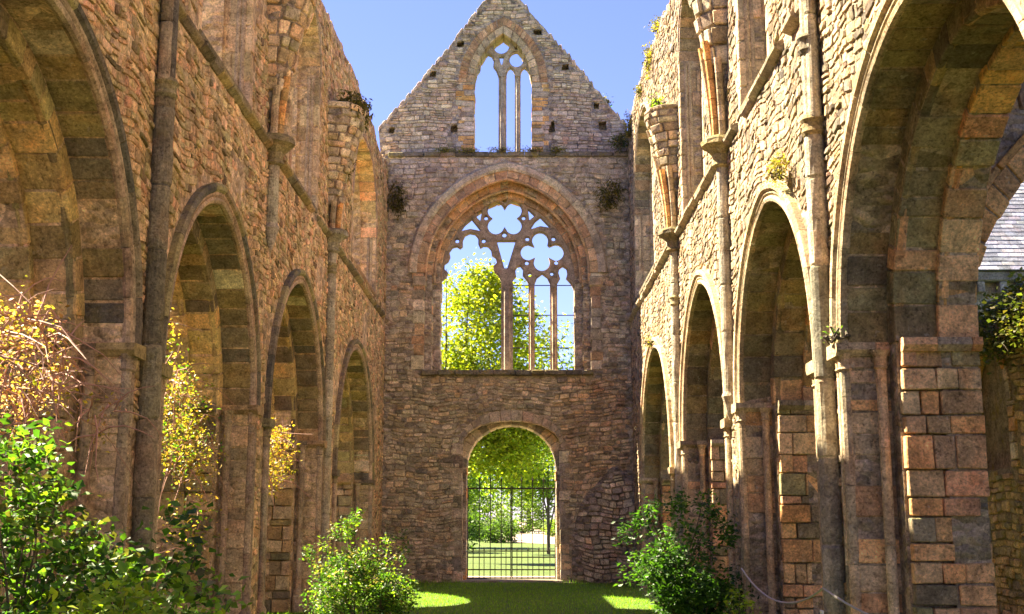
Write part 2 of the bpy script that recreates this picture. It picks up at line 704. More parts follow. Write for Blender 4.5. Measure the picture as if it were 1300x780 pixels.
# ------------------------------------------------------------------ rubble facing
def rubble(batch, P, u0, u1, z0, z1, ok, palf, wh=((.16, .48), (.11, .24)), relief=(.012, .05), warp=.07, parent=None, seedu=0.0, gap=.011, patch=0.0):
    z = z0
    k1, k2 = rnd.uniform(0, 9), rnd.uniform(0, 9)

    def wr(u, zz):
        return (u + warp * .8 * math.sin(zz * 3.1 + k1 + u * .9), zz + warp * math.sin(u * 1.7 + k2) + warp * .5 * math.sin(u * 5.3 + zz * 2 + k1))
    while z < z1:
        h = rnd.uniform(*wh[1])
        u = u0 - rnd.uniform(0, .3)
        while u < u1:
            w = rnd.uniform(*wh[0])
            cells = [(u, u + w, z, z + h)]
            if h > wh[1][1] * .72 and rnd.random() < .35:
                s = rnd.uniform(.4, .6)
                cells = [(u, u + w, z, z + h * s), (u, u + w, z + h * s, z + h)]
            for (a, b, c, d) in cells:
                mu, mz = (a + b) / 2, (c + d) / 2
                x, y = wr(mu, mz)
                hw, hh = (b - a) / 2, (d - c) / 2
                if not (ok(x, y) and ok(x - hw, y - hh) and ok(x + hw, y - hh) and ok(x - hw, y + hh) and ok(x + hw, y + hh)):
                    continue
                g = gap * rnd.uniform(.7, 1.5)
                ring = []
                for (sx, sy) in ((-1, -1), (1, -1), (1, 1), (-1, 1)):
                    cx, cy = mu + sx * (hw - g), mz + sy * (hh - g)
                    k = rnd.uniform(.10, .42)
                    k_ = rnd.uniform(.10, .42)
                    p1 = (cx, cy - sy * hh * k_)
                    p2 = (cx - sx * hw * k, cy)
                    ring += [p1, p2] if sx * sy > 0 else [p2, p1]
                ring = [wr(*p) for p in ring]
                ring = [(p[0] + rnd.uniform(-.006, .006), p[1] + rnd.uniform(-.006, .006)) for p in ring]
                rel = rnd.uniform(*relief)
                pt_ = math.sin(.83 * x + k1 * 2 + 1.3 * math.sin(.7 * y)) * math.sin(1.1 * y + k2 + 1.1 * math.sin(.9 * x)) + .5 * math.sin(2.7 * x + k2) * math.sin(2.9 * y + k1)
                if patch and pt_ > .8:
                    rel -= patch * min(1, (pt_ - .8) * 2.5)
                ta, tb = rnd.uniform(-.06, .06), rnd.uniform(-.09, .09)
                n = len(ring)
                V = [P(p[0], .03, p[1]) for p in ring]
                V += [P(p[0], -rel * .45, p[1]) for p in ring]
                for p in ring:
                    q = (x + (p[0] - x) * .86, y + (p[1] - y) * .82)
                    V.append(P(q[0], -rel + ta * (q[0] - x) + tb * (q[1] - y) + rnd.uniform(-.006, .006), q[1]))
                F = []
                for i in range(n):
                    j = (i + 1) % n
                    F.append((i, j, n + j, n + i))
                    F.append((n + i, n + j, 2 * n + j, 2 * n + i))
                F.append(tuple(range(2 * n, 3 * n)))
                batch.add(V, F, palf(x, y), parent, 'open')
            u += w
        z += h


# open-backed stones: orient by the wall's outward direction
def orient_open(v, f):
    v = np.asarray(v)
    q = f[-1]
    n = np.cross(v[q[1]] - v[q[0]], v[q[3]] - v[q[0]])
    out = v[list(q)].mean(0) - v[:len(q)].mean(0)
    return [tuple(reversed(a)) for a in f] if np.dot(n, out) < 0 else f


_old_add = Batch.add


def _add(self, v, f, tint, parent=None, flip=True):
    if flip == 'open':
        v = np.asarray(v, dtype=float)
        self.p.append((v, orient_open(v, f), tint, parent))
    else:
        _old_add(self, v, f, tint, parent, flip)


Batch.add = _add

XR, XL, YE = 3.35, -4.05, 35.5
PR = lambda u, d, z: (XR + d, u, z)
PL = lambda u, d, z: (XL - d, u, z)
PE = lambda u, d, z: (u, YE + d, z)
TH = 1.2
SHAFTS = (12.7, 18.6, 24.7)


def ragged(pts, step=.45, amp=.09):
    out = []
    for (a, b) in zip(pts[:-1], pts[1:]):
        L = math.hypot(b[0] - a[0], b[1] - a[1])
        k = max(1, int(L / step))
        for i in range(k):
            t = i / k
            out.append((a[0] + (b[0] - a[0]) * t, a[1] + (b[1] - a[1]) * t + (rnd.uniform(-amp, amp) if i else 0)))
            if rnd.random() < .5:
                t2 = (i + .5) / k
                out.append((a[0] + (b[0] - a[0]) * t2, out[-1][1] + rnd.uniform(-.02, .02)))
    out.append(pts[-1])
    return out


def ztop(top, u):
    for (a, b) in zip(top[:-1], top[1:]):
        if a[0] <= u <= b[0]:
            return a[1] + (b[1] - a[1]) * (u - a[0]) / max(1e-6, b[0] - a[0])
    return top[-1][1]


def side_wall(P, sgn, name, label, top, arches, windows, matr, mata, pal, palj, paltrim):
    X0 = P(0, 0, 0)[0]
    W = thing("nave_wall", label, "ruined wall", (X0 + sgn * TH / 2, 16.0, 0))
    u0, u1 = -3.0, YE + .6
    S = 0.42
    outline = [(u0, -.3), (u1, -.3)] + list(reversed(top))
    layers = []
    ORD = [(0.0, 0.0, .42), (-.26, .42, .84), (-.34, .84, TH)]     # radial step, depths of the three orders
    REC = .016
    for (dr, d0, d1) in ORD:
        holes = []
        for A in arches:
            if d0 == 0:
                holes.append(A.path(dr + REC))
            else:
                holes.append(A.path(dr + REC))
        for B in windows:
            holes.append(B.path(REC + (.0 if d0 == 0 else -.06), 8))
        outl = [(a, b - (0 if d0 == 0 else .22 if d0 < .5 else .55) if b > 5 else b) for a, b in outline]
        layers.append(plate(outl, holes, d0, d1 + (.004 if d1 < TH else 0), P))
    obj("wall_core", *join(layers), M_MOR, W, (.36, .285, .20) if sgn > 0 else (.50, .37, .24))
    # facing stones
    hoodpaths = [A.path(.28, 12, -1) for A in arches]
    winpaths = [B.path(.20, 8) for B in windows]
    boxes = [(min(p[0] for p in q), max(p[0] for p in q), min(p[1] for p in q), max(p[1] for p in q), q) for q in hoodpaths + winpaths]

    def ok(u, z):
        if z > ztop(top, u) - .03 or z < 0:
            return False
        if 7.62 < z < 7.76:
            return False
        for (a, b, c, d, q) in boxes:
            if a < u < b and c < z < d and pip(u, z, q):
                return False
        return True

    def palf(u, z):
        c = pick(pal, .22)
        if z > 7.8:
            c = tuple(.88 * x for x in c)
        if rnd.random() < .07:
            c = tuple(.4 * x for x in c)
        return c
    rb = Batch("facing_stone", "facing_stones", matr)
    rubble(rb, P, 6.5, YE, 0.02, 14.2, ok, palf, relief=(.002, .032), wh=((.09, .30), (.06, .165)), patch=.04, gap=.008)
    # ragged stones along the wall top, through its thickness
    for u in np.arange(6, YE, .34):
        for d in (.2, .62, 1.0):
            if rnd.random() < .75:
                zt = ztop(top, u) - (0 if d < .5 else .22 if d < .9 else .55)
                w, h, t = rnd.uniform(.12, .19), rnd.uniform(.10, .22), rnd.uniform(.12, .2)
                c = np.array([P(u + a * w, d + b * t, zt - .08 + e * h + .05) for e in (0, 1) for (a, b) in ((-1, -1), (1, -1), (1, 1), (-1, 1))])
                v, f = hexa(jit(c, .03), .03)
                rb.add(v, f, palf(u, zt), None, False)
    rb.emit(W)
    # arcade
    vb = Batch("voussoir", "far_voussoirs", mata)
    jb = Batch("jamb_stone", "far_jamb_stones", mata)
    hb = Batch("hood_stone", "far_hood_stones", mata)
    for A in arches:
        zi = A.sp
        rings = [sweep(A, P, ell(.17, -.02, .10, .05, 6), 0, 1, sd, n=14) for sd in (-1, 1)]
        arch = obj("arcade_arch", *join(rings), mata, W, pick(paltrim))
        # hood mould and the face roll of the outer order
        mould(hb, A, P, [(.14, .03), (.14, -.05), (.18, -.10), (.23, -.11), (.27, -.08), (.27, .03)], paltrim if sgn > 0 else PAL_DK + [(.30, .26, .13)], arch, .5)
        mould(hb, A, P, ell(.045, -.015, .05, .055), paltrim, arch, .5, zlow=zi)
        mould(hb, A, P, [(.09, .02), (.09, -.025), (.13, -.03), (.13, .02)], paltrim, arch, .6, zlow=zi)
        for k, (dr, d0, d1) in enumerate(ORD):
            pa = palj[k]
            blocks_arch(vb, A, P, dr, dr + .24, d0 - .012 + .02 * (k == 0), d1 + (.06 if k < 2 else .02), pa, arch)
            blocks_jamb(vb, A, P, dr, dr + .24, d0 + .008, d1 + (.06 if k < 2 else .02), pa, zi - .02, zi, arch) if False else None
        # roll on the middle order
        mould(hb, A, P, ell(-.21, .47, .055, .06), palj[1], arch, .5, zlow=zi)
        mould(hb, A, P, ell(-.29, .90, .045, .05), palj[2], arch, .5, zlow=zi)
        # jambs below the springing
        blocks_jamb(jb, A, P, 0.0, .24, .008, .44, palj[3], 0, zi, arch, gap=.007)
        blocks_jamb(jb, A, P, -.355, .10, .44, TH + .02, palj[4], 0, zi - .05, arch, split=True, gap=.009)
        # shafts in the jamb below the impost
        for sd in (-1, 1):
            for (dr, dd, r) in ((.055, -.02, .06), (-.10, .30, .055), (.16, -.03, .05)):
                x, y, _ = P(A.c + sd * (A.a + dr), dd, 0)
                z = .45
                while z < zi - .25:
                    z2 = min(z + rnd.uniform(.7, 1.1), zi - .22)
                    v, f = lathe(x, y, [(r, z + .003), (r, z2 - .003)], 10)
                    hb.add(v, f, pick(paltrim, .2), arch, False)
                    z = z2
                v, f = lathe(x, y, [(r * 1.1, zi - .24), (r * 1.35, zi - .22), (r * 1.1, zi - .2), (r * 1.2, zi - .12), (r * 1.8, zi - .05)], 10)
                hb.add(v, f, pick(paltrim, .1), arch, False)
                v, f = lathe(x, y, [(r * 2.0, 0), (r * 2.0, .3), (r * 1.5, .34), (r * 1.6, .40), (r * 1.1, .46)], 10)
                hb.add(v, f, pick(paltrim, .1), arch, False)
            # impost mouldings, broken along their run
            for (da, db, ra, rb_) in ((-.13, .44, -.07, .34), (.44, TH + .03, -.43, .1)):
                x = da
                while x < db - .01:
                    x2 = min(x + rnd.uniform(.3, .5), db)
                    ua, ub = A.c + sd * (A.a + ra), A.c + sd * (A.a + rb_)
                    prof = [(ua + sd * .05, zi - .09), (ua, zi - .03), (ua + sd * rnd.uniform(0, .03), zi + .045), (ub, zi + .05), (ub, zi - .09)]
                    V = [P(u, x + .003, z) for u, z in prof] + [P(u, x2 - .003, z) for u, z in prof]
                    m = len(prof)
                    Fq = [(i, (i + 1) % m, m + (i + 1) % m, m + i) for i in range(m)] + [tuple(reversed(range(m))), tuple(range(m, 2 * m))]
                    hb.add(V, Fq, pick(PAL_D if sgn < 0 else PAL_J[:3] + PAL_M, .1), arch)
                    x = x2
    # clerestory windows
    for B in windows:
        rings = [sweep(B, P, ell(.10, -.01, .05, .03, 6), 0, 1, sd, n=10) for sd in (-1, 1)]
        win = obj("clerestory_window", *join(rings), mata, W, pick(paltrim))
        blocks_arch(vb, B, P, 0, .18, -.012, TH, pal, win, seg=(.2, .32))
        blocks_jamb(jb, B, P, 0, .16, -.012, TH, [(.50, .37, .24), (.45, .33, .21), (.40, .31, .20), (.54, .40, .26)], B.base, B.sp, win, seg=(.28, .5), split=True)
        for sd in (-1, 1):
            for dd in (.12, .2):
                x, y, _ = P(B.c + sd * (B.a + .02), dd, 0)
                v, f = tube([(x, y, B.base), (x, y, B.sp)], .04, 8)
                jb.add(v, f, pick(paltrim), win)
        v, f = hexa([P(*q) for q in ((B.c - B.a - .1, -.03, B.base - .08), (B.c + B.a + .1, -.03, B.base - .08), (B.c + B.a + .1, TH, B.base - .08), (B.c - B.a - .1, TH, B.base - .08),
                                     (B.c - B.a - .1, -.03, B.base + .04), (B.c + B.a + .1, -.03, B.base + .04), (B.c + B.a + .1, TH, B.base + .15), (B.c - B.a - .1, TH, B.base + .15))], .02)
        obj("sill", v, f, mata, win, pick(PAL_D))
    vb.emit(W)
    jb.emit(W)
    hb.emit(W)
    # string course in lengths of moulding
    cb = Batch("string_course_stone", "far_string_course_stones", mata)
    u = 6.0
    while u < YE:
        w = rnd.uniform(.35, .9)
        o = rnd.uniform(-.02, .04)
        e = rnd.uniform(-.015, .015)
        prof = [(.02, 7.61), (-.03, 7.62 + e), (-.11 + o, 7.67 + e), (-.12 + o, 7.71 + e), (-.02, 7.77), (.02, 7.77)]
        m = len(prof)
        u2 = min(u + w, YE)
        V = [P(u + .004, d, z) for d, z in prof] + [P(u2 - .004, d, z) for d, z in prof]
        Fq = [(i, (i + 1) % m, m + (i + 1) % m, m + i) for i in range(m)] + [tuple(reversed(range(m))), tuple(range(m, 2 * m))]
        if rnd.random() > .04:
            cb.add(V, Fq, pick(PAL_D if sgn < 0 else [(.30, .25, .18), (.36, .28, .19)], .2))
        u = u2
    cb.emit(W)
    return W


def shaft(W, P, u, r, z0, z1, mat, pal, rings=(), corbel=False, twin=None, d=-.06):
    """wall shaft of drums, with annulets"""
    x, y, _ = P(u, d, 0)
    v, f = tube([(x, y, z0), (x, y, z1)], r * .9, 12)
    S = obj("wall_shaft", v, f, mat, W, pick(pal))
    cols = [(0, 0, r, z0, z1)]
    if twin:
        zt, r2 = twin
        cols = [(0, 0, r, z0, zt), (r * .7, 0, r2, zt, z1), (-r * .7, 0, r2, zt, z1)]
    for (du, dd, rr, za, zb) in cols:
        z = za
        while z < zb - .05:
            z2 = min(z + rnd.uniform(.7, 1.25), zb)
            xx, yy, _ = P(u + du, d + dd, 0)
            k = rr * rnd.uniform(.97, 1.03)
            zm = (z + z2) / 2
            v, f = lathe(xx, yy, [(k * .90, z + .006), (k, z + .03), (k * 1.01, zm - .15), (k * .98, zm + .1), (k, z2 - .03), (k * .90, z2 - .006)], 16)
            v = jit(v, .005)
            o = obj("drum", v, f, mat, S, pick(pal, .28), smooth=False)
            z = z2
    for zr in rings:
        v, f = lathe(x, y, [(r * 1.02, zr - .12), (r * 1.22, zr - .08), (r * 1.06, zr - .03), (r * 1.08, zr + .02), (r * 1.3, zr + .06), (r * 1.02, zr + .11)], 16)
        obj("shaft_ring", v, f, mat, S, pick(PAL_D))
    if corbel:
        v, f = lathe(x, y, [(.02, z0 - .4), (r * .6, z0 - .3), (r * .9, z0 - .16), (r * 1.3, z0 - .04), (r, z0 + .04)], 12)
        obj("corbel", v, f, mat, S, pick(pal))
    return S


def capital(W, P, u, r, z, mat, pal, wide=.34):
    x, y, _ = P(u, -.08, 0)
    v, f = lathe(x, y, [(r, z - .36), (r * 1.35, z - .32), (r * 1.1, z - .27), (r * 1.25, z - .15), (wide * .78, z - .05), (wide, z), (wide, z + .07), (wide * .86, z + .12)], 10)
    v = jit(v, .012)
    return obj("capital", v, f, mat, W, pick(pal))


def springer(W, P, u, z0, z1, z2, pout, wid, mat, matr, pal, ribs=5, zr=1.6, flat=False):
    """stump of a vault springing: a rough cone of stone with the feet of its ribs"""
    n, m = 13, 16
    V, F = [], []

    def surf(s, t, off=0.0):
        z = z0 + (z2 - z0) * t
        k = min(1.0, (z - z0) / (z1 - z0))
        w = .13 + (wid - .13) * k ** 1.35
        p = .16 + (pout - .16) * k ** 1.6
        a = math.pi * s
        return P(u - (w - off) * math.cos(a) * 1.0, .05 - (p + .05 - off) * max(0.0, math.sin(a)) ** .8, z)
    for j in range(m + 1):
        for i in range(n + 1):
            q = surf(i / n, j / m)
            V.append(tuple(a + rnd.uniform(-.03, .03) for a in q))
    for j in range(m):
        for i in range(n):
            F.append((j * (n + 1) + i, j * (n + 1) + i + 1, (j + 1) * (n + 1) + i + 1, (j + 1) * (n + 1) + i))
    c = len(V)
    V.append(P(u, .1, z2 + .1))
    V.append(P(u, .1, z0 - .05))
    for i in range(n):
        F.append((m * (n + 1) + i, m * (n + 1) + i + 1, c))
        F.append((i + 1, i, c + 1))
    S = obj("vault_springer", V, orient(V, F), M_MOR, W, (.30, .235, .17))
    b = Batch("springer_stone", "springer_stones", matr)
    Ps = lambda a, d, z: surf(a, z, d)
    t = (zr / (z2 - z0)) * .75
    while t < .98:
        h = rnd.uniform(.045, .075)
        s = 0.0
        while s < 1:
            w = rnd.uniform(.10, .24)
            s2 = min(1.0, s + w)
            rel = rnd.uniform(.01, .08)
            q = []
            for d in (.06, -rel):
                for (a, e) in ((s + .012, t), (s2 - .012, t), (s2 - .012, t + h - .008), (s + .012, t + h - .008)):
                    q.append(surf(a, min(1, e), d))
            v, f = hexa(jit(q, .012), .02)
            b.add(v, f, pick(pal, .25), None, False)
            s = s2
        t += h
    b.emit(S, 90)
    for i in range(ribs):
        a = .16 + .68 * i / (ribs - 1)
        L = (zr / (z2 - z0)) * rnd.uniform(.8, 1.12)
        k = 5
        for j in range(k):
            pts = [surf(a, L * (j + e) / k, -.055) for e in (.02, .35, .7, .98)]
            v, f = tube(pts, .062, 8)
            obj("rib_stone", v, f, mat, S, pick(PAL_O if i % 2 else PAL_M, .2))
    return S


# ------------------------------------------------------------------ ground
def sheet(name, pts, z, mat, lift=None, **k):
    V = [(x, y, z if lift is None else lift(x, y)) for x, y in pts]
    return obj(name, V, [tuple(range(len(V)))], mat, kind="structure", **k)


sheet("ground", [(-900, -300), (900, -300), (900, 1500), (-900, 1500)], 0, M_GRASS)

M_SOIL = plain("bare_soil", (.16, .12, .075), .95, 0, 14, .5, .8)


def edge_strip(name, cl, w, z):
    V, F = [], []
    for i, (x, y) in enumerate(cl):
        a, b = Vector(cl[max(0, i - 1)]), Vector(cl[min(len(cl) - 1, i + 1)])
        t = (b - a).normalized()
        k = w * rnd.uniform(.6, 1.4)
        V += [(x + t.y * .05, y - t.x * .05, z), (x - t.y * k, y + t.x * k, z)]
    return obj(name, V, [(2 * i, 2 * i + 1, 2 * i + 3, 2 * i + 2) for i in range(len(cl) - 1)], M_SOIL, kind="structure")


edge_strip("bare_soil", [(3.35, y * .5) for y in range(10, 71)], .3, .006)
edge_strip("bare_soil", [(3.3 - x * .3, 35.5) for x in range(0, 25)], .22, .010)
edge_strip("bare_soil", [(-4.05, 35.5 - y * .5) for y in range(0, 60)], .3, .006)
# ------------------------------------------------------------------ side walls
topR = ragged([(-3, 12.9), (9, 12.8), (14, 12.9), (20, 13.0), (25.1, 13.15), (27.4, 13.5), (30.5, 13.85), (34.6, 13.75), (36.1, 13.7)])
topL = ragged([(-3, 12.2), (10, 12.2), (18, 12.2), (23, 12.25), (25.3, 12.4), (28.6, 12.55), (32, 12.5), (33.7, 12.3), (36.1, 12.7)])
ARC_R = [Arch(9.6, 2.55, 3.5, 2.65), Arch(15.65, 2.28, 3.45, 2.5), Arch(21.75, 2.5, 3.3, 2.75), Arch(29.45, 3.1, 2.85, 3.1)]
ARC_L = [Arch(9.5, 2.6, 3.5, 2.65), Arch(15.65, 2.28, 3.42, 2.52), Arch(21.65, 2.5, 3.3, 2.75), Arch(29.4, 3.1, 2.8, 3.1)]
WIN_R = [Arch(16.3, .95, 12.0, .8, 7.85), Arch(22.35, 1.4, 11.2, 1.3, 7.85), Arch(31.4, 2.3, 10.5, 2.3, 8.0)]
WIN_L = [Arch(15.7, 1.35, 10.6, 1.2, 7.85), Arch(21.7, 1.3, 10.6, 1.1, 7.85), Arch(30.5, 2.3, 9.6, 1.9, 8.0)]
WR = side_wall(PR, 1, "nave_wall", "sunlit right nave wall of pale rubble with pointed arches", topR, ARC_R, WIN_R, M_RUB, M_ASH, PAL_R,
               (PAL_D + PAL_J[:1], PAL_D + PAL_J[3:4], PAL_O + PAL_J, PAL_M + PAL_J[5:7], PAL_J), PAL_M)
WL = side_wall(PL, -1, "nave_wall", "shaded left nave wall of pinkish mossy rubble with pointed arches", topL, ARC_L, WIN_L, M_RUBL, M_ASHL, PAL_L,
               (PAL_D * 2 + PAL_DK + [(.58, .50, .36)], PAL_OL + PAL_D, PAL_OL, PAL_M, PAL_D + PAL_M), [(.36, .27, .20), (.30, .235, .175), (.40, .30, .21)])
SH_PAL = [(.33, .29, .22), (.28, .25, .19), (.38, .33, .24)]
# right wall shafts
shaft(WR, PR, 12.7, .112, 0, 11.5, M_ASH, SH_PAL, rings=(6.05, 7.0), twin=(6.1, .066), d=-.10)
shaft(WR, PR, 18.6, .10, 3.7, 7.4, M_ASH, SH_PAL, corbel=True, d=-.08)
shaft(WR, PR, 24.7, .105, 0, 7.4, M_ASH, SH_PAL, rings=(6.3,), d=-.08)
capital(WR, PR, 18.6, .13, 7.7, M_ASH, PAL_D + PAL_M)
capital(WR, PR, 24.7, .13, 7.7, M_ASH, PAL_D + PAL_M)
springer(WR, PR, 18.6, 7.82, 10.9, 12.4, .62, .62, M_ASH, M_RUB, PAL_E + PAL_R[:2])
springer(WR, PR, 24.7, 7.82, 10.2, 10.45, .60, .5, M_ASH, M_RUB, PAL_E + PAL_R[:1])
# left wall shafts
shaft(WL, PL, 12.7, .115, 0, 11.5, M_ASHL, PAL_DK, rings=(6.5,), twin=(6.55, .068), d=-.10)
shaft(WL, PL, 18.6, .10, 6.4, 7.4, M_ASHL, SH_PAL, corbel=True, d=-.08)
shaft(WL, PL, 24.7, .10, 0, 7.4, M_ASHL, SH_PAL, rings=(7.0,), d=-.08)
capital(WL, PL, 18.6, .13, 7.75, M_ASHL, PAL_D + SH_PAL)
capital(WL, PL, 24.7, .13, 7.7, M_ASHL, SH_PAL)
springer(WL, PL, 18.6, 7.85, 10.3, 11.6, .66, .62, M_ASHL, M_RUBL, PAL_L[:4] + PAL_E[:2], ribs=5, zr=1.0)
springer(WL, PL, 24.7, 7.82, 10.1, 10.5, .68, .6, M_ASHL, M_RUBL, PAL_E + PAL_L[:2], ribs=4, zr=.7)

# ------------------------------------------------------------------ end wall
EW = thing("end_wall", "tall grey gabled end wall with traceried windows and gated doorway", "ruined gable wall", (-.35, YE + .6, 0))
BW = Arch(-.37, 2.04, 9.15, 2.5, 6.2)           # big window, inner opening
DX, DA = -.25, 1.36
T3 = lambda tx, ty: (-(0.389) + (tx - 300) / 2.891 * .02395, 6.2 + (722 - ty) / 2.891 * .0248)
G3 = lambda tx, ty: ((470 + tx / 3.611 - 660) * .0239, 13.05 + (192 - ty / 3.611) * .0262)


def door_poly(a, zs, rise, n=12, p=2.0):
    pts = [(DX - a, -.2), (DX - a, zs)]
    for i in range(1, n):
        t = math.pi * i / n
        pts.append((DX - a * math.cos(t), zs + rise * math.sin(t) ** (2 / p)))
    return pts + [(DX + a, zs), (DX + a, -.2)]


DOORF = door_poly(1.44, 4.02, .68, 14)
DOORB = door_poly(1.34, 3.35, 1.25, 16)
topE = ragged([(-4.05, 12.86), (3.35, 12.86)], .4, .04)
outE = [(-4.1, -.3), (3.4, -.3)] + list(reversed(topE))
lay = [plate(outE, [BW.path(.50, 14), DOORF], 0, .34, PE),
       plate(outE, [BW.path(.27, 14), DOORB], .336, .64, PE),
       plate(outE, [BW.path(.03, 14), DOORB], .636, TH, PE)]
obj("wall_core", *join(lay), M_MOR, EW, (.40, .32, .23))
# gable, set back
GA = Arch(-.51, .90, 15.35, 1.62, 12.9)
slL = [(-4.41, 13.87), (-3.35, 15.1), (-2.29, 16.46), (-1.13, 18.08), (-.60, 18.78)]
slR = [(-.60, 18.78), (.02, 18.08), (.96, 16.93), (2.08, 15.54), (3.17, 14.1), (3.36, 13.9)]
slope = ragged(slL, .16, .02)[:-1] + ragged(slR, .22, .055)
GO = [(-4.3, 12.7), (3.35, 12.7)] + list(reversed(slope))
putlog = [(-1.88, 16.62, .12, .10), (-2.72, 15.62, .11, .11), (-4.0, 13.78, .10, .10), (-2.02, 13.83, .15, .12), (.58, 17.02, .13, .09),
          (1.46, 15.85, .12, .10), (2.42, 14.56, .09, .11), (.99, 13.90, .11, .19), (2.60, 13.92, .13, .13)]
ph = [[(x + sx * a * rnd.uniform(.75, 1.15), z + sz * b * rnd.uniform(.75, 1.15)) for sx, sz in ((-1, -1), (.2, -1), (1, -1), (1, .1), (1, 1), (-.1, 1), (-1, 1), (-1, -.2))] for x, z, a, b in putlog]
obj("gable_core", *join([plate(GO, [GA.path(.03, 10)] + ph, .34, .7, PE), plate(GO, [GA.path(.03, 10)], .696, 1.15, PE)]), M_MOR, EW, (.30, .245, .20))


def okg(u, z):
    if not pip(u, z, GO) or z < 12.95:
        return False
    if pip(u, z, GAP): return False
    return not any(abs(u - x) < a + .005 and abs(z - y) < b + .005 for x, y, a, b in putlog)


GAP = GA.path(.50, 10, 12.5)
gb = Batch("gable_stone", "small_gable_stones", M_GREY)
PG = lambda u, d, z: PE(u, d + .34, z)
rubble(gb, PG, -4.4, 3.5, 12.9, 18.3, okg, lambda u, z: pick(PAL_G, .18), wh=((.14, .36), (.09, .17)), relief=(.012, .04), warp=.03, gap=.009)
for (a, b) in zip(slope[:-1], slope[1:]):
    for (e0, e1) in ((.33, .62), (.63, .9), (.91, 1.16)):
        o = rnd.uniform(.01, .06)
        q = [(a[0], YE + e0, a[1] - .12), (b[0], YE + e0, b[1] - .12), (b[0], YE + e1, b[1] - .12), (a[0], YE + e1, a[1] - .12),
             (a[0], YE + e0, a[1] + o), (b[0], YE + e0, b[1] + o), (b[0], YE + e1, b[1] + o), (a[0], YE + e1, a[1] + o)]
        v, f = hexa(jit(q, .012), .02)
        gb.add(v, f, pick(PAL_G, .2), None, False)
gb.emit(EW)
# lower facing
BWO = BW.path(.98, 14)
BWO = [(x, z) for x, z in BWO]
DO = door_poly(1.50, 4.05, .92)


def oke(u, z):
    if z < 0 or z > 12.80 or u < -4.05 or u > 3.33: return False
    if 6.0 < z < 6.25 and -2.95 < u < 2.2: return False
    if pip(u, z, BWO) and z > 9.0: return False
    if pip(u, z, BWJ): return False
    return not pip(u, z, DO)


BWJ = [(-.37 - 2.78, 6.1), (-.37 + 2.78, 6.1), (-.37 + 2.78, 9.2), (-.37 - 2.78, 9.2)]


def pale(u, z):
    c = pick(PAL_E, .2)
    if z > 11:
        c = tuple(.5 * a + .5 * b for a, b in zip(c, pick(PAL_G)))
    if u > 1.3 and 2.5 < z < 6:
        c = (c[0] * 1.1, c[1] * .97, c[2] * .9)
    return c


eb = Batch("facing_stone", "small_facing_stones", M_RUB)
rubble(eb, PE, -4.05, 3.35, 6.3, 12.85, oke, pale, wh=((.15, .40), (.11, .22)), relief=(.008, .035), warp=.03)
rubble(eb, PE, -4.05, 3.35, .02, 6.2, oke, pale, wh=((.12, .36), (.08, .20)), relief=(.008, .055), warp=.06, patch=.03, gap=.012)
eb.emit(EW)
# window arch: rings of brown stone with paler hood
ev = Batch("voussoir", "far_voussoirs", M_ASH)
ej = Batch("jamb_stone", "far_jamb_stones", M_ASH)
rings = [sweep(BW, PE, ell(.9, -.02, .06, .04, 6), 0, 1, sd, n=16) for sd in (-1, 1)]
wa = obj("window_arch", *join(rings), M_ASH, EW, (.3, .25, .19))
PALB = [(.55, .33, .18), (.46, .29, .17), (.6, .38, .21), (.4, .27, .16)]
PALH = [(.48, .38, .27), (.42, .33, .24), (.52, .42, .29)]
mould(ev, BW, PE, [(.72, .03), (.70, -.06), (.78, -.10), (.92, -.10), (.97, -.05), (.97, .03)], PALH, wa, .45)
blocks_arch(ev, BW, PE, .47, .74, -.02, .36, PALB, wa, seg=(.26, .4))
blocks_arch(ev, BW, PE, .24, .52, .33, .66, PALB, wa, seg=(.26, .42))
blocks_arch(ev, BW, PE, .0, .3, .63, TH + .01, PALB, wa, seg=(.3, .45))
mould(ev, BW, PE, ell(.44, .02, .05, .06), PALB, wa, .5, zlow=8.9)
mould(ev, BW, PE, ell(.20, .38, .05, .06), PALB, wa, .5, zlow=8.9)
blocks_jamb(ej, BW, PE, .47, .74, -.02, .36, PALB + PAL_E, 6.2, 9.15, wa, seg=(.25, .45))
blocks_jamb(ej, BW, PE, .24, .50, .34, .66, PALB + PAL_E, 6.2, 9.15, wa, seg=(.15, .3))
blocks_jamb(ej, BW, PE, .0, .3, .64, TH + .01, PALB + PAL_E, 6.2, 9.15, wa, seg=(.15, .3), split=True)
for sd in (-1, 1):
    u = BW.c + sd * 2.67
    v, f = hexa(boxc(u - .2, u + .2, YE - .06, YE + .3, 8.75, 9.05), .03)
    ej.add(v, f, (.42, .33, .23), wa, False)
# gable window surround: brick-like relieving arch
blocks_arch(ev, GA, PG, .0, .24, -.02, .8, PAL_M, wa, seg=(.2, .3))
ga = obj("gable_window_arch", *join([sweep(GA, PG, ell(.26, -.01, .02, .02, 6), 0, 1, sd, n=10) for sd in (-1, 1)]), M_ASH, EW, (.3, .2, .12))
blocks_arch(ev, GA, PG, .25, .50, -.015, .3, [(.40, .24, .13), (.34, .21, .12), (.44, .28, .16)], ga, seg=(.10, .16), gap=.004)
blocks_jamb(ej, GA, PG, .0, .3, -.015, .81, PAL_O + PAL_G, 12.95, 15.35, ga, seg=(.11, .2))
blocks_jamb(ej, GA, PG, .3, .48, -.01, .2, PAL_O + PAL_G, 12.95, 15.35, ga, seg=(.11, .2))
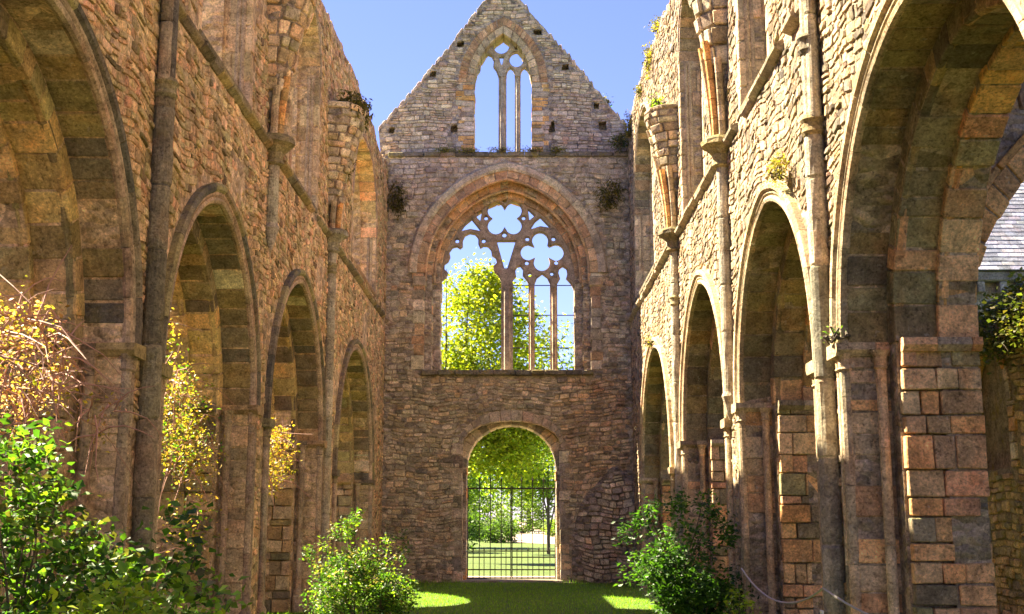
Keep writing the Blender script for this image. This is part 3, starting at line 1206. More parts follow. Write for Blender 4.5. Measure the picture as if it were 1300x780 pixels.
# door surround
rg = 14
for i in range(rg):
    t0, t1 = math.pi * (i + .03) / rg, math.pi * (i + .97) / rg
    q = []
    for d in (-.03, .35):
        for (a, r, t) in ((1.42, .66, t0), (1.44, .98, t0), (1.44, .98, t1), (1.42, .66, t1)):
            q.append(PE(DX - (a + (.10 if r > .7 else 0)) * math.cos(t), d + rnd.uniform(-.008, .008), 4.02 + r * math.sin(t)))
    v, f = hexa(q, .015)
    ev.add(v, f, pick(PAL_G), None, False)
for i in range(18):
    t0, t1 = math.pi * (i + .03) / 18, math.pi * (i + .97) / 18
    q = []
    for d in (.325, TH + .02):
        for (g, t) in ((0, t0), (.3, t0), (.3, t1), (0, t1)):
            q.append(PE(DX - (1.325 + g) * math.cos(t), d, 3.35 + (1.235 + g) * math.sin(t)))
    v, f = hexa(q, .015)
    ev.add(v, f, pick(PAL_E), None, False)
DJ = Arch(DX, 1.33, 4.0, 1.4, 0)
blocks_jamb(ej, DJ, PE, .09, .34, -.015, .36, PAL_G + PAL_E, 0, 4.02, None, seg=(.28, .5))
blocks_jamb(ej, DJ, PE, -.01, .3, .34, TH + .02, PAL_E + PAL_O, 0, 3.35, None, seg=(.2, .4))
ev.emit(EW)
ej.emit(EW)
# sills, ledge
lb = Batch("ledge_stone", "ledge_stones", M_MOSSY)
for (x0, x1, z, pr) in ((-2.95, 2.2, 6.03, .16), (-4.05, 3.35, 12.80, .07)):
    x = x0
    while x < x1 - .05:
        x2 = min(x + rnd.uniform(.4, .7), x1)
        v, f = hexa(jit(boxc(x + .005, x2 - .005, YE - pr, YE + (1.2 if z < 7 else .34), z, z + .15), .012), .025)
        lb.add(v, f, pick([(.14, .12, .09), (.20, .17, .12)]), None, False)
        x = x2
lb.emit(EW)
v, f = hexa(boxc(-1.75, 1.25, YE - .12, YE + TH + .1, 0.0, .07), .02)
obj("door_step", v, f, M_ASH, EW, (.36, .3, .26))


# tracery
def circ(cx, cy, r, T, n=14):
    return [T(cx + r * math.cos(2 * math.pi * i / n), cy + r * math.sin(2 * math.pi * i / n)) for i in range(n)]


def foil(cx, cy, lobes, T, n=64, lo=33):
    out = []
    for i in range(n):
        a = 2 * math.pi * i / n
        dx, dy = math.cos(a), math.sin(a)
        best = lo
        for lx, ly, r in lobes:
            b = lx * dx + ly * dy
            disc = b * b - (lx * lx + ly * ly - r * r)
            if disc > 0:
                best = max(best, b + math.sqrt(disc))
        out.append(T(cx + dx * best, cy + dy * best))
    return out


def grow(poly, g):
    """offset a loop outward by g"""
    A = sum(poly[i - 1][0] * poly[i][1] - poly[i][0] * poly[i - 1][1] for i in range(len(poly)))
    s = 1 if A > 0 else -1
    out = []
    n = len(poly)
    for i in range(n):
        a, b, c = Vector(poly[i - 1]), Vector(poly[i]), Vector(poly[(i + 1) % n])
        e1 = (b - a).normalized() if (b - a).length > 1e-9 else Vector((0, 0))
        e2 = (c - b).normalized() if (c - b).length > 1e-9 else e1
        nn = Vector((e1.y + e2.y, -e1.x - e2.x)) * s
        if nn.length > 1e-6: nn.normalize()
        out.append(tuple(b + nn * g))
    return out


TL = [(55, 800), (55, 390), (72, 378), (80, 358), (66, 345), (66, 328), (80, 318), (88, 300), (84, 282), (96, 266), (112, 262), (124, 270), (134, 262), (134, 238),
      (142, 222), (160, 213), (180, 217), (192, 232), (192, 252), (200, 268), (212, 260), (228, 262), (240, 275), (243, 295), (258, 305), (262, 322), (248, 335), (252, 355), (268, 370), (278, 390), (278, 800)]
LA = [(322, 800), (322, 385), (334, 372), (331, 350), (338, 338), (350, 335), (360, 348), (358, 368), (372, 385), (380, 400), (380, 800)]
LB = [(403, 800), (403, 400), (412, 378), (431, 364), (450, 378), (460, 400), (460, 800)]
LC = [(487, 800), (487, 400), (498, 380), (492, 360), (495, 345), (508, 336), (522, 345), (525, 362), (520, 380), (538, 400), (545, 415), (545, 800)]
TRI = [[(125, 204), (148, 174), (166, 160), (202, 204), (163, 196)], [(387, 198), (405, 170), (425, 154), (462, 192), (425, 186)],
       [(184, 152), (197, 124), (205, 134), (199, 166)], [(384, 164), (379, 124), (404, 148)], [(262, 243), (332, 243), (301, 342), (290, 342)]]
holes = [[T3(*p) for p in q] for q in [TL, LA, LB, LC] + TRI]
holes.append(foil(291, 156, [(-33, -28, 31), (33, -28, 31), (-33, 29, 31), (33, 29, 31)], T3))
holes.append(foil(430, 282, [(-6, -42, 30), (-50, 2, 29), (52, 3, 30), (0, 40, 30)], T3))
SM = [(290, 90, 8), (221, 156, 8), (362, 156, 8), (290, 219, 9), (113, 241, 8), (212, 241, 8), (376, 234, 8), (474, 234, 8), (374, 323, 8), (484, 322, 8), (385, 367, 7), (467, 363, 7)]
small = [circ(a, b, c, T3, 8) for a, b, c in SM]
TO = BW.path(.04, 16)
TO = [(x, max(z, T3(0, 415)[1])) for x, z in TO]
tparts = [plate(TO, holes + small, .76, .92, PE),
          plate(TO, [grow(h, .035) for h in holes] + [grow(h, .02) for h in small], .70, .765, PE),
          plate(TO, [grow(h, .035) for h in holes] + [grow(h, .02) for h in small], .915, .98, PE)]
TR = obj("window_tracery", *join(tparts), M_ASH, EW, (.33, .255, .20))


def mullion(parent, x0, x1, z0, z1, y0, y1, tint):
    c = (x0 + x1) / 2
    w = (x1 - x0) / 2
    d = (y1 - y0) / 2
    m = (y0 + y1) / 2
    prof = [(-.35, -1), (.35, -1), (.6, -.45), (1, -.35), (1, .35), (.6, .45), (.35, 1), (-.35, 1), (-.6, .45), (-1, .35), (-1, -.35), (-.6, -.45)]
    z = z0
    while z < z1 - .01:
        z2 = min(z1, z + rnd.uniform(.6, .95))
        V = [(c + a * w, m + b * d, z + .002) for a, b in prof] + [(c + a * w, m + b * d, z2 - .002) for a, b in prof]
        n = len(prof)
        Fq = [(i, (i + 1) % n, n + (i + 1) % n, n + i) for i in range(n)] + [tuple(reversed(range(n))), tuple(range(n, 2 * n))]
        k = rnd.uniform(.88, 1.1)
        obj("mullion", V, orient(V, Fq), M_ASH, parent, tuple(k * a for a in tint))
        z = z2


zt = T3(0, 415)[1]
mullion(TR, T3(278, 0)[0], T3(322, 0)[0], 6.15, zt, YE + .68, YE + 1.0, (.30, .24, .19))
mullion(TR, T3(380, 0)[0], T3(403, 0)[0], 6.15, zt, YE + .72, YE + .96, (.42, .30, .20))
mullion(TR, T3(460, 0)[0], T3(487, 0)[0], 6.15, zt, YE + .72, YE + .96, (.42, .30, .20))
for ty in (404, 513, 631):
    z = T3(0, ty)[1]
    v, f = tube([(T3(300, 0)[0], YE + .84, z), (T3(552, 0)[0], YE + .84, z)], .016, 6)
    obj("iron_bar", v, f, M_IRON, TR)
# gable window tracery
GL = [(482, 760), (482, 320), (497, 302), (500, 285), (492, 265), (500, 245), (515, 230), (535, 226), (553, 235), (563, 255), (560, 282), (574, 300), (584, 325), (584, 760)]
GB = [(625, 760), (625, 315), (632, 298), (643, 289), (655, 298), (663, 315), (663, 760)]
GC = [(693, 760), (693, 315), (700, 298), (710, 289), (722, 298), (738, 322), (738, 760)]
gh = [[G3(*p) for p in q] for q in (GL, GB, GC, [(588, 238), (612, 238), (603, 274), (598, 274)])]
gh += [circ(599, 184, 39, G3, 20), circ(672, 251, 34, G3, 20)]
gs = [circ(530, 205, 8, G3, 8), circ(670, 199, 7, G3, 8)]
GT = GA.path(.04, 12)
zg = G3(0, 330)[1]
GT = [(x, max(z, zg)) for x, z in GT]
GTR = obj("gable_tracery", *join([plate(GT, gh + gs, .74, .90, PE), plate(GT, [grow(h, .03) for h in gh] + [grow(h, .015) for h in gs], .68, .745, PE)]), M_GREY, EW, (.36, .31, .26))
mullion(GTR, G3(586, 0)[0], G3(624, 0)[0], 12.8, zg, YE + .68, YE + .94, (.32, .27, .22))
mullion(GTR, G3(664, 0)[0], G3(692, 0)[0], 12.8, zg, YE + .72, YE + .92, (.36, .31, .26))

# ruined stub of masonry at the foot of the end wall, on the right
RS = thing("rubble_stub", "rough mound of broken masonry at the right foot of the end wall", "masonry stub", (2.4, YE - .3, 0))
V, F = [], []
n, m = 16, 12


def mtop(s):
    return 3.35 * min(1, (s * 1.9 + .12) ** .45) * (.94 + .06 * math.sin(s * 11))


def mound(s, t, off=0):
    z = mtop(s) * t
    return (1.50 + 1.82 * s, YE - (.12 + .5 * s) * (1 - t ** 3 * .8) + off, z)


for j in range(m + 1):
    for i in range(n + 1):
        V.append(mound(i / n, j / m))
for j in range(m):
    for i in range(n):
        F.append((j * (n + 1) + i, j * (n + 1) + i + 1, (j + 1) * (n + 1) + i + 1, (j + 1) * (n + 1) + i))
c = len(V)
for i in range(n + 1):
    V.append((mound(i / n, 1)[0], YE + .05, mound(i / n, 1)[2]))
for i in range(n):
    F.append((m * (n + 1) + i, m * (n + 1) + i + 1, c + i + 1, c + i))
obj("rubble_core", V, F, M_MOR, RS, (.26, .21, .16))
mb = Batch("rubble_stone", "small_rubble_stones", M_RUB)


def PM(u, d, z):
    s_ = min(1, max(0, (u - 1.5) / 1.82))
    t_ = min(1, max(0, z / mtop(s_)))
    return (u, YE - (.12 + .5 * s_) * (1 - t_ ** 3 * .8) + d, z)


rubble(mb, PM, 1.5, 3.34, .02, 3.6, lambda u, z: 1.48 < u < 3.36 and 0 < z < mtop((u - 1.5) / 1.82 if u > 1.5 else 0), lambda u, z: pick(PAL_E + PAL_G, .25),
       wh=((.14, .36), (.10, .22)), relief=(.02, .10), warp=.08)
mb.emit(RS)

# ------------------------------------------------------------------ aisle cross walls
def cross_wall(side, y, label, c, a, sp, rise, mat, pal, palr, h=8.2, face=True):
    x0 = (XR + TH) if side > 0 else (XL - TH)
    x1 = x0 + side * 5.2
    P = lambda u, d, z: (u, y + d, z)
    W = thing("aisle_cross_wall", label, "ruined wall", ((x0 + x1) / 2, y + .35, 0))
    A = Arch(c, a, sp, rise, 0)
    lo, hi = min(x0, x1), max(x0, x1)
    outl = [(lo, -.2), (hi, -.2)] + list(reversed(ragged([(lo, h), (hi, h - .6)], .5, .15)))
    obj("wall_core", *plate(outl, [A.path(.03)], 0, .7, P), M_MOR, W, (.3, .22, .15))
    hp = A.path(.34, 12, -1)
    ok = lambda u, z: lo < u < hi and z > 0 and z < h - .5 and not pip(u, z, hp)
    b = Batch("facing_stone", "facing_stones", mat)
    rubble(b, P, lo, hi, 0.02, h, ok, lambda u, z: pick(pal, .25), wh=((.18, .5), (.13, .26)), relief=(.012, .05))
    b.emit(W, 120)
    v = Batch("voussoir", "far_voussoirs", mat)
    blocks_arch(v, A, P, 0, .26, -.02, .72, palr, None, seg=(.22, .34))
    blocks_arch(v, A, P, .27, .34, -.05, .03, palr, None, seg=(.4, .6))
    blocks_jamb(v, A, P, 0, .28, -.015, .72, palr, 0, sp, None, seg=(.25, .45))
    v.emit(W, 120)
    return W


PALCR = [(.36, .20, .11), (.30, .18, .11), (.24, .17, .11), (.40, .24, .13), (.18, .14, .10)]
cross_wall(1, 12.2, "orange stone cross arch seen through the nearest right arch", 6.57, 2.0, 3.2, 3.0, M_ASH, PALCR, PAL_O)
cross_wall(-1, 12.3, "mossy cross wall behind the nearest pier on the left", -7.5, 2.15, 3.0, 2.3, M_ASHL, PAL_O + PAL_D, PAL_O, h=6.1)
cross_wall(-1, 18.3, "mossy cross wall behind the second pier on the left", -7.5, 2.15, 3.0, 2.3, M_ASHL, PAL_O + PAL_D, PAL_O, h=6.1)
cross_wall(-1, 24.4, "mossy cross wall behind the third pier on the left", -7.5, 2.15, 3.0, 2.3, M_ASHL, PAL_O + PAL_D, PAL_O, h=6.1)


# ------------------------------------------------------------------ outer aisle walls
def outer_wall(X, sgn, label, y0, y1, h, arch, pal, mat):
    P = lambda u, d, z: (X + sgn * d, u, z)
    W = thing("aisle_outer_wall", label, "ruined wall", (X + sgn * .4, (y0 + y1) / 2, 0))
    top = ragged([(y0, h), ((y0 + y1) / 2, h + .3), (y1, h - .2)], .5, .22)
    outl = [(y0, -.2), (y1, -.2)] + list(reversed(top))
    hs = [A.path(.03) for A in arch]
    obj("wall_core", *join([plate(outl, hs, 0, .35, P), plate(outl, [], .346, .8, P)]), M_MOSSY, W, (.26, .20, .12))
    hp = [A.path(.2, 10) for A in arch]
    b = Batch("facing_stone", "facing_stones", mat)
    rubble(b, P, y0, y1, .02, h + .5, lambda u, z: y0 < u < y1 and 0 < z < ztop(top, u) - .02 and not any(pip(u, z, q) for q in hp), lambda u, z: pick(pal, .3),
           wh=((.16, .44), (.11, .24)), relief=(.01, .06), warp=.03)
    b.emit(W, 150)
    v = Batch("voussoir", "far_voussoirs", M_ASH)
    for A in arch:
        blocks_arch(v, A, P, 0, .18, -.05, .33, PAL_O + PAL_M, None)
        blocks_jamb(v, A, P, 0, .18, -.05, .33, PAL_O + PAL_M, A.base, A.sp, None)
    v.emit(W, 120)
    return W


outer_wall(8.9, 1, "mossy outer wall with blind arch seen under the cross arch", 4, 26, 5.55, [Arch(22.9, 1.1, 3.9, 1.3, 2.7), Arch(15.5, 1.0, 3.9, 1.2, 2.6)],
           [(.48, .32, .15), (.54, .35, .16), (.38, .28, .13), (.28, .21, .11)], M_MOSSY)
outer_wall(-9.8, -1, "overgrown outer wall beyond the left arches", -2, 36, 6.0, [], PAL_O + PAL_D, M_MOSSY)

# ------------------------------------------------------------------ slate roofed building on the right
B = thing("slate_roof_building", "building with bluish slate roof beyond the mossy wall on the right", "building", (16, 30, 0))
v, f = hexa(boxc(9.9, 24, 27.0, 35, 0, 7.22), .02)
obj("wall", v, f, M_ASH, B, (.34, .30, .25))
v, f = hexa(boxc(9.7, 24.2, 26.7, 27.1, 7.12, 7.35), .03)
obj("cornice", v, f, M_ASH, B, (.22, .20, .18))
for i in range(28):
    x = 9.9 + i * .5
    v, f = hexa(boxc(x, x + .16, 26.72, 27.0, 6.87, 7.11), .01)
    obj("corbel", v, f, M_ASH, B, (.30, .27, .24))
sn = math.sin(math.radians(50))
cs = math.cos(math.radians(50))
L = 7.0
V = [(9.75, 26.65, 7.35), (24.2, 26.65, 7.35), (24.2, 26.65 + L * cs, 7.35 + L * sn), (9.75, 26.65 + L * cs, 7.35 + L * sn),
     (9.75, 26.65 + 2 * L * cs, 7.35), (24.2, 26.65 + 2 * L * cs, 7.35)]
obj("roof", V, [(0, 1, 2, 3), (3, 2, 5, 4), (0, 3, 4), (1, 5, 2), (0, 4, 5, 1)], M_SLATE, B, (.12, .12, .14))
sb = Batch("slate", "far_slates", M_SLATE)
s = 0.0
row = 0
while s < L - .1:
    x = 9.75 - (row % 2) * .14
    while x < 20:
        w = .28
        q = []
        t0, t1 = s, s + .26
        for (o) in (.012, .028):
            for (xx, t) in ((x + .004, t0), (x + w - .004, t0), (x + w - .004, t1), (x + .004, t1)):
                oo = o if t == t0 else o - .018
                oo += rnd.uniform(0, .004)
                q.append((xx, 26.65 + t * cs - oo * sn, 7.35 + t * sn + oo * cs))
        v, f = hexa(q, .002)
        sb.add(v, f, pick([(.16, .17, .22), (.20, .21, .27), (.13, .14, .18), (.24, .24, .28)], .15), None, False)
        x += w
    s += .16
    row += 1
sb.emit(B)

# ------------------------------------------------------------------ iron gate
G = thing("iron_gate", "black iron double gate of upright bars in the arched doorway", "gate", (DX, YE + .75, 0))
gy = YE + .75
for (z, r) in ((2.72, .022), (.88, .018), (.70, .018), (.34, .018), (.10, .022)):
    v, f = hexa(boxc(DX - 1.30, DX - .03, gy - .012, gy + .012, z - r, z + r), .003)
    obj("rail", v, f, M_IRON, G)
    v, f = hexa(boxc(DX + .03, DX + 1.30, gy - .012, gy + .012, z - r, z + r), .003)
    obj("rail", v, f, M_IRON, G)
for x in (-1.30, -.018, .018, 1.30):
    v, f = hexa(boxc(DX + x - .015, DX + x + .015, gy - .02, gy + .02, .03, 2.80), .004)
    obj("stile", v, f, M_IRON, G)
for i in range(-4, 5):
    if i == 0: continue
    x = DX + i * .325 - (.02 if i > 0 else -.02)
    if abs(i) == 4: continue
    v, f = join([tube([(x, gy, .06), (x, gy, 2.93)], .014, 6), tube([(x, gy, 2.9), (x, gy, 2.96), (x, gy, 3.08)], [.012, .03, .003], 6)])
    obj("bar", v, f, M_IRON, G)
for i in range(-4, 4):
    x = DX + (i + .5) * .325
    v, f = join([tube([(x, gy, .06), (x, gy, .90)], .013, 6), tube([(x, gy, .88), (x, gy, .93), (x, gy, 1.0)], [.012, .026, .003], 6)])
    obj("short_bar", v, f, M_IRON, G)

# ------------------------------------------------------------------ garden beyond: lawn, path
def garden_z(x, y):
    return .02 + max(0, y - 60) * .012


def strip(name, cl, mat, z):
    V, F = [], []
    for (x, y, w) in cl:
        V += [(x - w, y, z + max(0, y - 60) * .012), (x + w, y, z + max(0, y - 60) * .012)]
    F = [(2 * i, 2 * i + 1, 2 * i + 3, 2 * i + 2) for i in range(len(cl) - 1)]
    return obj(name, V, F, mat, kind="structure")


strip("path", [(0, 36.75, 30), (0, 39.5, 30)], M_PATH, .012)
strip("lawn", [(0, 39.5, 40), (0, 60, 60), (0, 220, 300)], M_LAWN, .008)
strip("gravel_path", [(3, 80, .6), (1.5, 86, 3.6), (2.0, 97, 3.6), (1.6, 110, 1.6), (.7, 135, 1.0), (.6, 200, 1.0)], M_PATH, .03)


# ------------------------------------------------------------------ foliage
def leaves(cent, size, tints, up=.5, seed=0, aspect=.5, fold=.25, droop=0.0, per=1):
    """leaf blades (4 triangles each) at the given centres"""
    r = np.random.default_rng(seed)
    n = len(cent)
    d = r.normal(size=(n, 3))
    d[:, 2] = d[:, 2] * .5 - droop
    d /= np.linalg.norm(d, axis=1)[:, None]
    nrm = r.normal(size=(n, 3)) * (1 - up) + np.array([0, 0, 1]) * up
    s = np.cross(d, nrm)
    s /= np.linalg.norm(s, axis=1)[:, None] + 1e-9
    nn = np.cross(s, d)
    L = (size * r.uniform(.6, 1.3, n))[:, None]
    W = L * aspect * .5
    p0 = cent
    p1 = cent + d * L * .45 + s * W + nn * L * fold * .3
    p2 = cent + d * L * .45 - s * W + nn * L * fold * .3
    p3 = cent + d * L - nn * L * .08
    p4 = cent + d * L * .5
    V = np.stack([p0, p1, p2, p3, p4], 1).reshape(-1, 3)
    b = (np.arange(n) * 5)[:, None, None]
    F = (np.array([[0, 4, 1], [0, 2, 4], [1, 4, 3], [2, 3, 4]])[None] + b).reshape(-1, 3)
    m = (n + per - 1) // per
    own = r.uniform(0, 1, n) < .35
    pi_ = np.where(own, r.integers(0, len(tints), n), np.repeat(r.integers(0, len(tints), m), per)[:n])
    ti = np.array(tints)[pi_] * (r.uniform(.75, 1.25, n) * np.repeat(r.uniform(.6, 1.3, m), per)[:n])[:, None]
    T = np.repeat(ti, 5, axis=0)
    return V, F, T


def pts_in(blobs, r, shell=.55):
    out = []
    for (cx, cy, cz, rx, ry, rz, n) in blobs:
        d = r.normal(size=(n, 3))
        d /= np.linalg.norm(d, axis=1)[:, None]
        rad = r.uniform(shell, 1, n) ** .6
        out.append(np.array([cx, cy, cz]) + d * rad[:, None] * np.array([rx, ry, rz]))
    return np.concatenate(out)


def shrub(name, label, cat, base, blobs, per, spread, size, tints, seed, mat=M_LEAF, twig=M_BARK, stemr=.018, nstem=None, aspect=.5, up=.5, group=None, pieces=False, droop=0.0, shell=.4, wild=0):
    r = np.random.default_rng(seed)
    ends = pts_in(blobs, r, shell)
    ends = ends[ends[:, 2] > .05]
    T = thing(name, label, cat, base, group)
    tubes = []
    nst = nstem or min(len(ends), 60)
    hubs = ends[r.choice(len(ends), min(10, len(ends)), replace=False)] * .5 + np.array(base) * .5
    idx = r.choice(len(ends), nst, replace=False)
    for w_ in range(wild):
        p = ends[r.integers(0, len(ends))].copy()
        d = r.normal(size=3) * np.array([.6, 1, .7])
        d /= np.linalg.norm(d)
        ln = r.uniform(.25, .8) if w_ % 6 else r.uniform(.8, 1.3)
        pts = []
        for q_ in range(5):
            pts.append(tuple(p))
            d = d + r.normal(size=3) * .18 + np.array([0, 0, -.22])
            d /= np.linalg.norm(d)
            p = p + d * ln / 4
        tubes.append(tube(pts, [stemr, stemr * .9, stemr * .7, stemr * .5, stemr * .3], 4))
    for h in ([] if wild else hubs):
        p0 = np.array(base) + np.array([r.uniform(-.15, .15), r.uniform(-.15, .15), 0])
        mid = (p0 + h) / 2 + r.uniform(-.08, .08, 3)
        tubes.append(tube([p0, mid, h], [stemr * 1.8, stemr * 1.4, stemr], 5))
    for i in ([] if wild else idx):
        e = ends[i]
        h = hubs[np.argmin(np.linalg.norm(hubs - e, axis=1))]
        mid = (e + h) / 2 + r.uniform(-.06, .06, 3) + np.array([0, 0, .04])
        tubes.append(tube([h, mid, e], [stemr, stemr * .7, stemr * .35], 4))
    obj("stems", *join(tubes), twig, T)
    c = np.repeat(ends, per, axis=0) + r.normal(size=(len(ends) * per, 3)) * spread
    V, F, TT = leaves(c, size, tints, up, seed + 1, aspect, droop=droop, per=per)
    if pieces:
        n = len(c)
        sz = np.array([show_size(V[5 * i:5 * i + 5]) for i in range(n)])
        top = np.argsort(-sz)[:300]
        fl = [(0, 4, 1), (0, 2, 4), (1, 4, 3), (2, 3, 4)]
        for i in top:
            if sz[i] > 0:
                obj("leaf", V[5 * i:5 * i + 5], fl, mat, T, TT[5 * i])
        keep = np.setdiff1d(np.arange(n), top)
        vi = (keep[:, None] * 5 + np.arange(5)).ravel()
        V, TT = V[vi], TT[vi]
        F = (np.array(fl)[None] + (np.arange(len(keep)) * 5)[:, None, None]).reshape(-1, 3)
    obj("leaves", V, F, mat, T, TT, kind="stuff")
    return T


GREEN = [(.04, .10, .015), (.055, .13, .018), (.08, .17, .02), (.03, .075, .015), (.11, .20, .025)]
LIME = [(.16, .26, .025), (.22, .32, .03), (.28, .34, .03), (.12, .22, .02)]
YEL = [(.38, .30, .04), (.30, .22, .05), (.46, .34, .06), (.22, .22, .03), (.40, .22, .07)]
shrub("hydrangea_bush", "leafy green shrub in the left foreground before the nearest left arch", "bush", (-2.75, 7.2, 0),
      [(-3.15, 7.4, 2.0, .38, .4, .40, 80), (-2.95, 7.5, 1.6, .35, .5, .35, 60), (-2.55, 7.2, 1.45, .28, .3, .3, 45), (-2.2, 7.1, 1.35, .28, .3, .28, 34), (-3.2, 7.2, 1.2, .5, .5, .4, 90), (-2.6, 7.0, 1.0, .5, .5, .35, 90), (-2.0, 7.0, 1.1, .25, .3, .3, 36), (-2.5, 7.0, .6, .8, .6, .4, 60), (-2.05, 7.3, 1.62, .16, .2, .18, 12), (-1.95, 7.2, 1.35, .2, .2, .2, 16)],
      11, .065, .070, GREEN + GREEN[:3] + LIME[:2] + [(.10, .09, .03)], 11, stemr=.010, aspect=.62, up=.55, pieces=True)
shrub("sunlit_tint_shoots", "lime green shoots at the lower left edge of the bush, coloured bright to look sunlit", "plant", (-1.95, 6.3, 0),
      [(-2.2, 6.4, 1.28, .26, .2, .15, 30), (-1.85, 6.3, 1.30, .22, .2, .14, 26), (-1.55, 6.3, 1.27, .14, .2, .12, 12)],
      9, .05, .06, LIME + [(.26, .36, .03)], 111, stemr=.006, nstem=14, aspect=.6)  # lime tint stands in for sunlight on the bush's lower leaves
shrub("rounded_bush", "rounded bush with mottled leaves at the foot of the left wall", "bush", (-2.7, 20.5, 0),
      [(-2.68, 20.85, 0.73, 0.29, 0.29, 0.25, 22), (-2.65, 20.42, 0.74, 0.22, 0.22, 0.19, 13), (-2.21, 20.39, 0.79, 0.3, 0.3, 0.25, 23), (-2.36, 20.79, 0.73, 0.31, 0.31, 0.27, 26), (-2.8, 20.28, 1.08, 0.23, 0.23, 0.2, 14), (-2.01, 20.51, 0.61, 0.34, 0.34, 0.29, 30), (-2.89, 19.82, 0.59, 0.26, 0.26, 0.22, 18), (-2.05, 20.17, 0.29, 0.22, 0.22, 0.19, 12), (-2.24, 20.31, 0.61, 0.27, 0.27, 0.23, 19), (-3.05, 20.63, 0.88, 0.34, 0.34, 0.29, 31), (-3.03, 19.86, 0.75, 0.3, 0.3, 0.26, 24), (-2.35, 20.89, 0.8, 0.28, 0.28, 0.24, 21), (-2.8, 20.14, 1.01, 0.23, 0.23, 0.2, 14), (-2.06, 20.62, 0.31, 0.32, 0.32, 0.28, 28), (-2.95, 20.52, 1.04, 0.34, 0.34, 0.29, 30), (-2.15, 20.53, 0.67, 0.24, 0.24, 0.2, 15), (-2.16, 19.98, 0.63, 0.24, 0.24, 0.2, 14), (-2.2, 20.62, 0.39, 0.25, 0.25, 0.22, 17), (-2.94, 20.26, 1.02, 0.24, 0.24, 0.2, 14), (-2.01, 20.25, 0.48, 0.27, 0.27, 0.23, 19), (-3.08, 20.03, 0.75, 0.35, 0.35, 0.3, 32), (-3.21, 20.38, 0.57, 0.23, 0.23, 0.2, 14), (-2.18, 20.34, 0.21, 0.25, 0.25, 0.22, 17), (-2.8, 20.37, 1.1, 0.19, 0.19, 0.16, 9), (-3.08, 20.11, 0.66, 0.31, 0.31, 0.26, 25), (-2.73, 20.32, 0.96, 0.35, 0.35, 0.3, 33), (-2.72, 20.81, 0.62, 0.25, 0.25, 0.21, 16), (-2.89, 20.73, 0.63, 0.25, 0.25, 0.21, 16), (-2.71, 20.32, 1.17, 0.24, 0.24, 0.2, 14), (-2.6, 20.95, 0.35, 0.26, 0.26, 0.22, 17), (-2.79, 20.23, 0.71, 0.33, 0.33, 0.28, 29), (-3.38, 20.62, 0.41, 0.3, 0.3, 0.25, 23), (-2.34, 20.13, 0.38, 0.28, 0.28, 0.23, 20), (-2.47, 20.92, 0.41, 0.23, 0.23, 0.2, 14), (-2.51, 19.94, 0.59, 0.2, 0.2, 0.17, 11), (-2.9, 20.93, 0.45, 0.26, 0.26, 0.22, 17), (-3.14, 20.58, 0.5, 0.18, 0.18, 0.15, 8), (-2.04, 20.2, 0.56, 0.35, 0.35, 0.3, 32), (-2.41, 20.28, 1.19, 0.3, 0.3, 0.25, 23), (-3.11, 20.36, 0.55, 0.19, 0.19, 0.16, 9), (-3.05, 20.23, 0.33, 0.34, 0.34, 0.29, 31), (-2.98, 19.84, 0.73, 0.28, 0.28, 0.24, 21), (-2.06, 20.44, 0.43, 0.3, 0.3, 0.25, 23), (-3.19, 20.34, 0.95, 0.24, 0.24, 0.21, 15), (-2.73, 20.97, 0.64, 0.24, 0.24, 0.21, 15), (-2.54, 20.82, 0.47, 0.32, 0.32, 0.27, 27), (-2.11, 20.14, 0.19, 0.29, 0.29, 0.25, 22), (-2.62, 20.31, 0.65, 0.27, 0.27, 0.23, 20), (-3.18, 20.59, 0.17, 0.19, 0.19, 0.16, 9), (-2.55, 20.54, 1.11, 0.33, 0.33, 0.28, 29), (-2.26, 20.62, 0.55, 0.24, 0.24, 0.21, 15), (-3.07, 20.03, 0.43, 0.24, 0.24, 0.2, 15), (-2.32, 20.72, 0.64, 0.19, 0.19, 0.17, 10), (-2.52, 20.73, 1.01, 0.25, 0.25, 0.21, 16), (-2.53, 19.94, 0.56, 0.27, 0.27, 0.23, 19), (-2.86, 20.03, 0.77, 0.22, 0.22, 0.19, 13), (-3.34, 20.29, 0.5, 0.26, 0.26, 0.22, 17), (-2.17, 19.99, 0.61, 0.32, 0.32, 0.27, 27), (-2.76, 20.81, 0.83, 0.3, 0.3, 0.25, 23), (-2.2, 20.04, 0.71, 0.28, 0.28, 0.24, 21), (-3.54, 20.83, 1.14, 0.07, 0.07, 0.16, 9), (-2.77, 20.66, 1.79, 0.07, 0.07, 0.14, 9), (-2.88, 20.57, 1.68, 0.07, 0.07, 0.14, 9), (-2.98, 20.9, 1.58, 0.07, 0.07, 0.16, 9), (-1.99, 20.51, 1.19, 0.07, 0.07, 0.14, 9), (-2.24, 20.82, 1.44, 0.07, 0.07, 0.15, 9), (-3.3, 20.73, 1.32, 0.07, 0.07, 0.18, 9), (-2.01, 21.02, 1.36, 0.07, 0.07, 0.2, 9), (-3.59, 20.62, 1.25, 0.07, 0.07, 0.18, 9), (-2.88, 21.02, 1.68, 0.07, 0.07, 0.19, 9), (-3.09, 20.56, 1.56, 0.07, 0.07, 0.13, 9), (-2.93, 21.03, 1.6, 0.07, 0.07, 0.12, 9)],
      8, .05, .07, GREEN[:4] + LIME[:2] + [(.2, .16, .08)], 12, stemr=.012, aspect=.45)
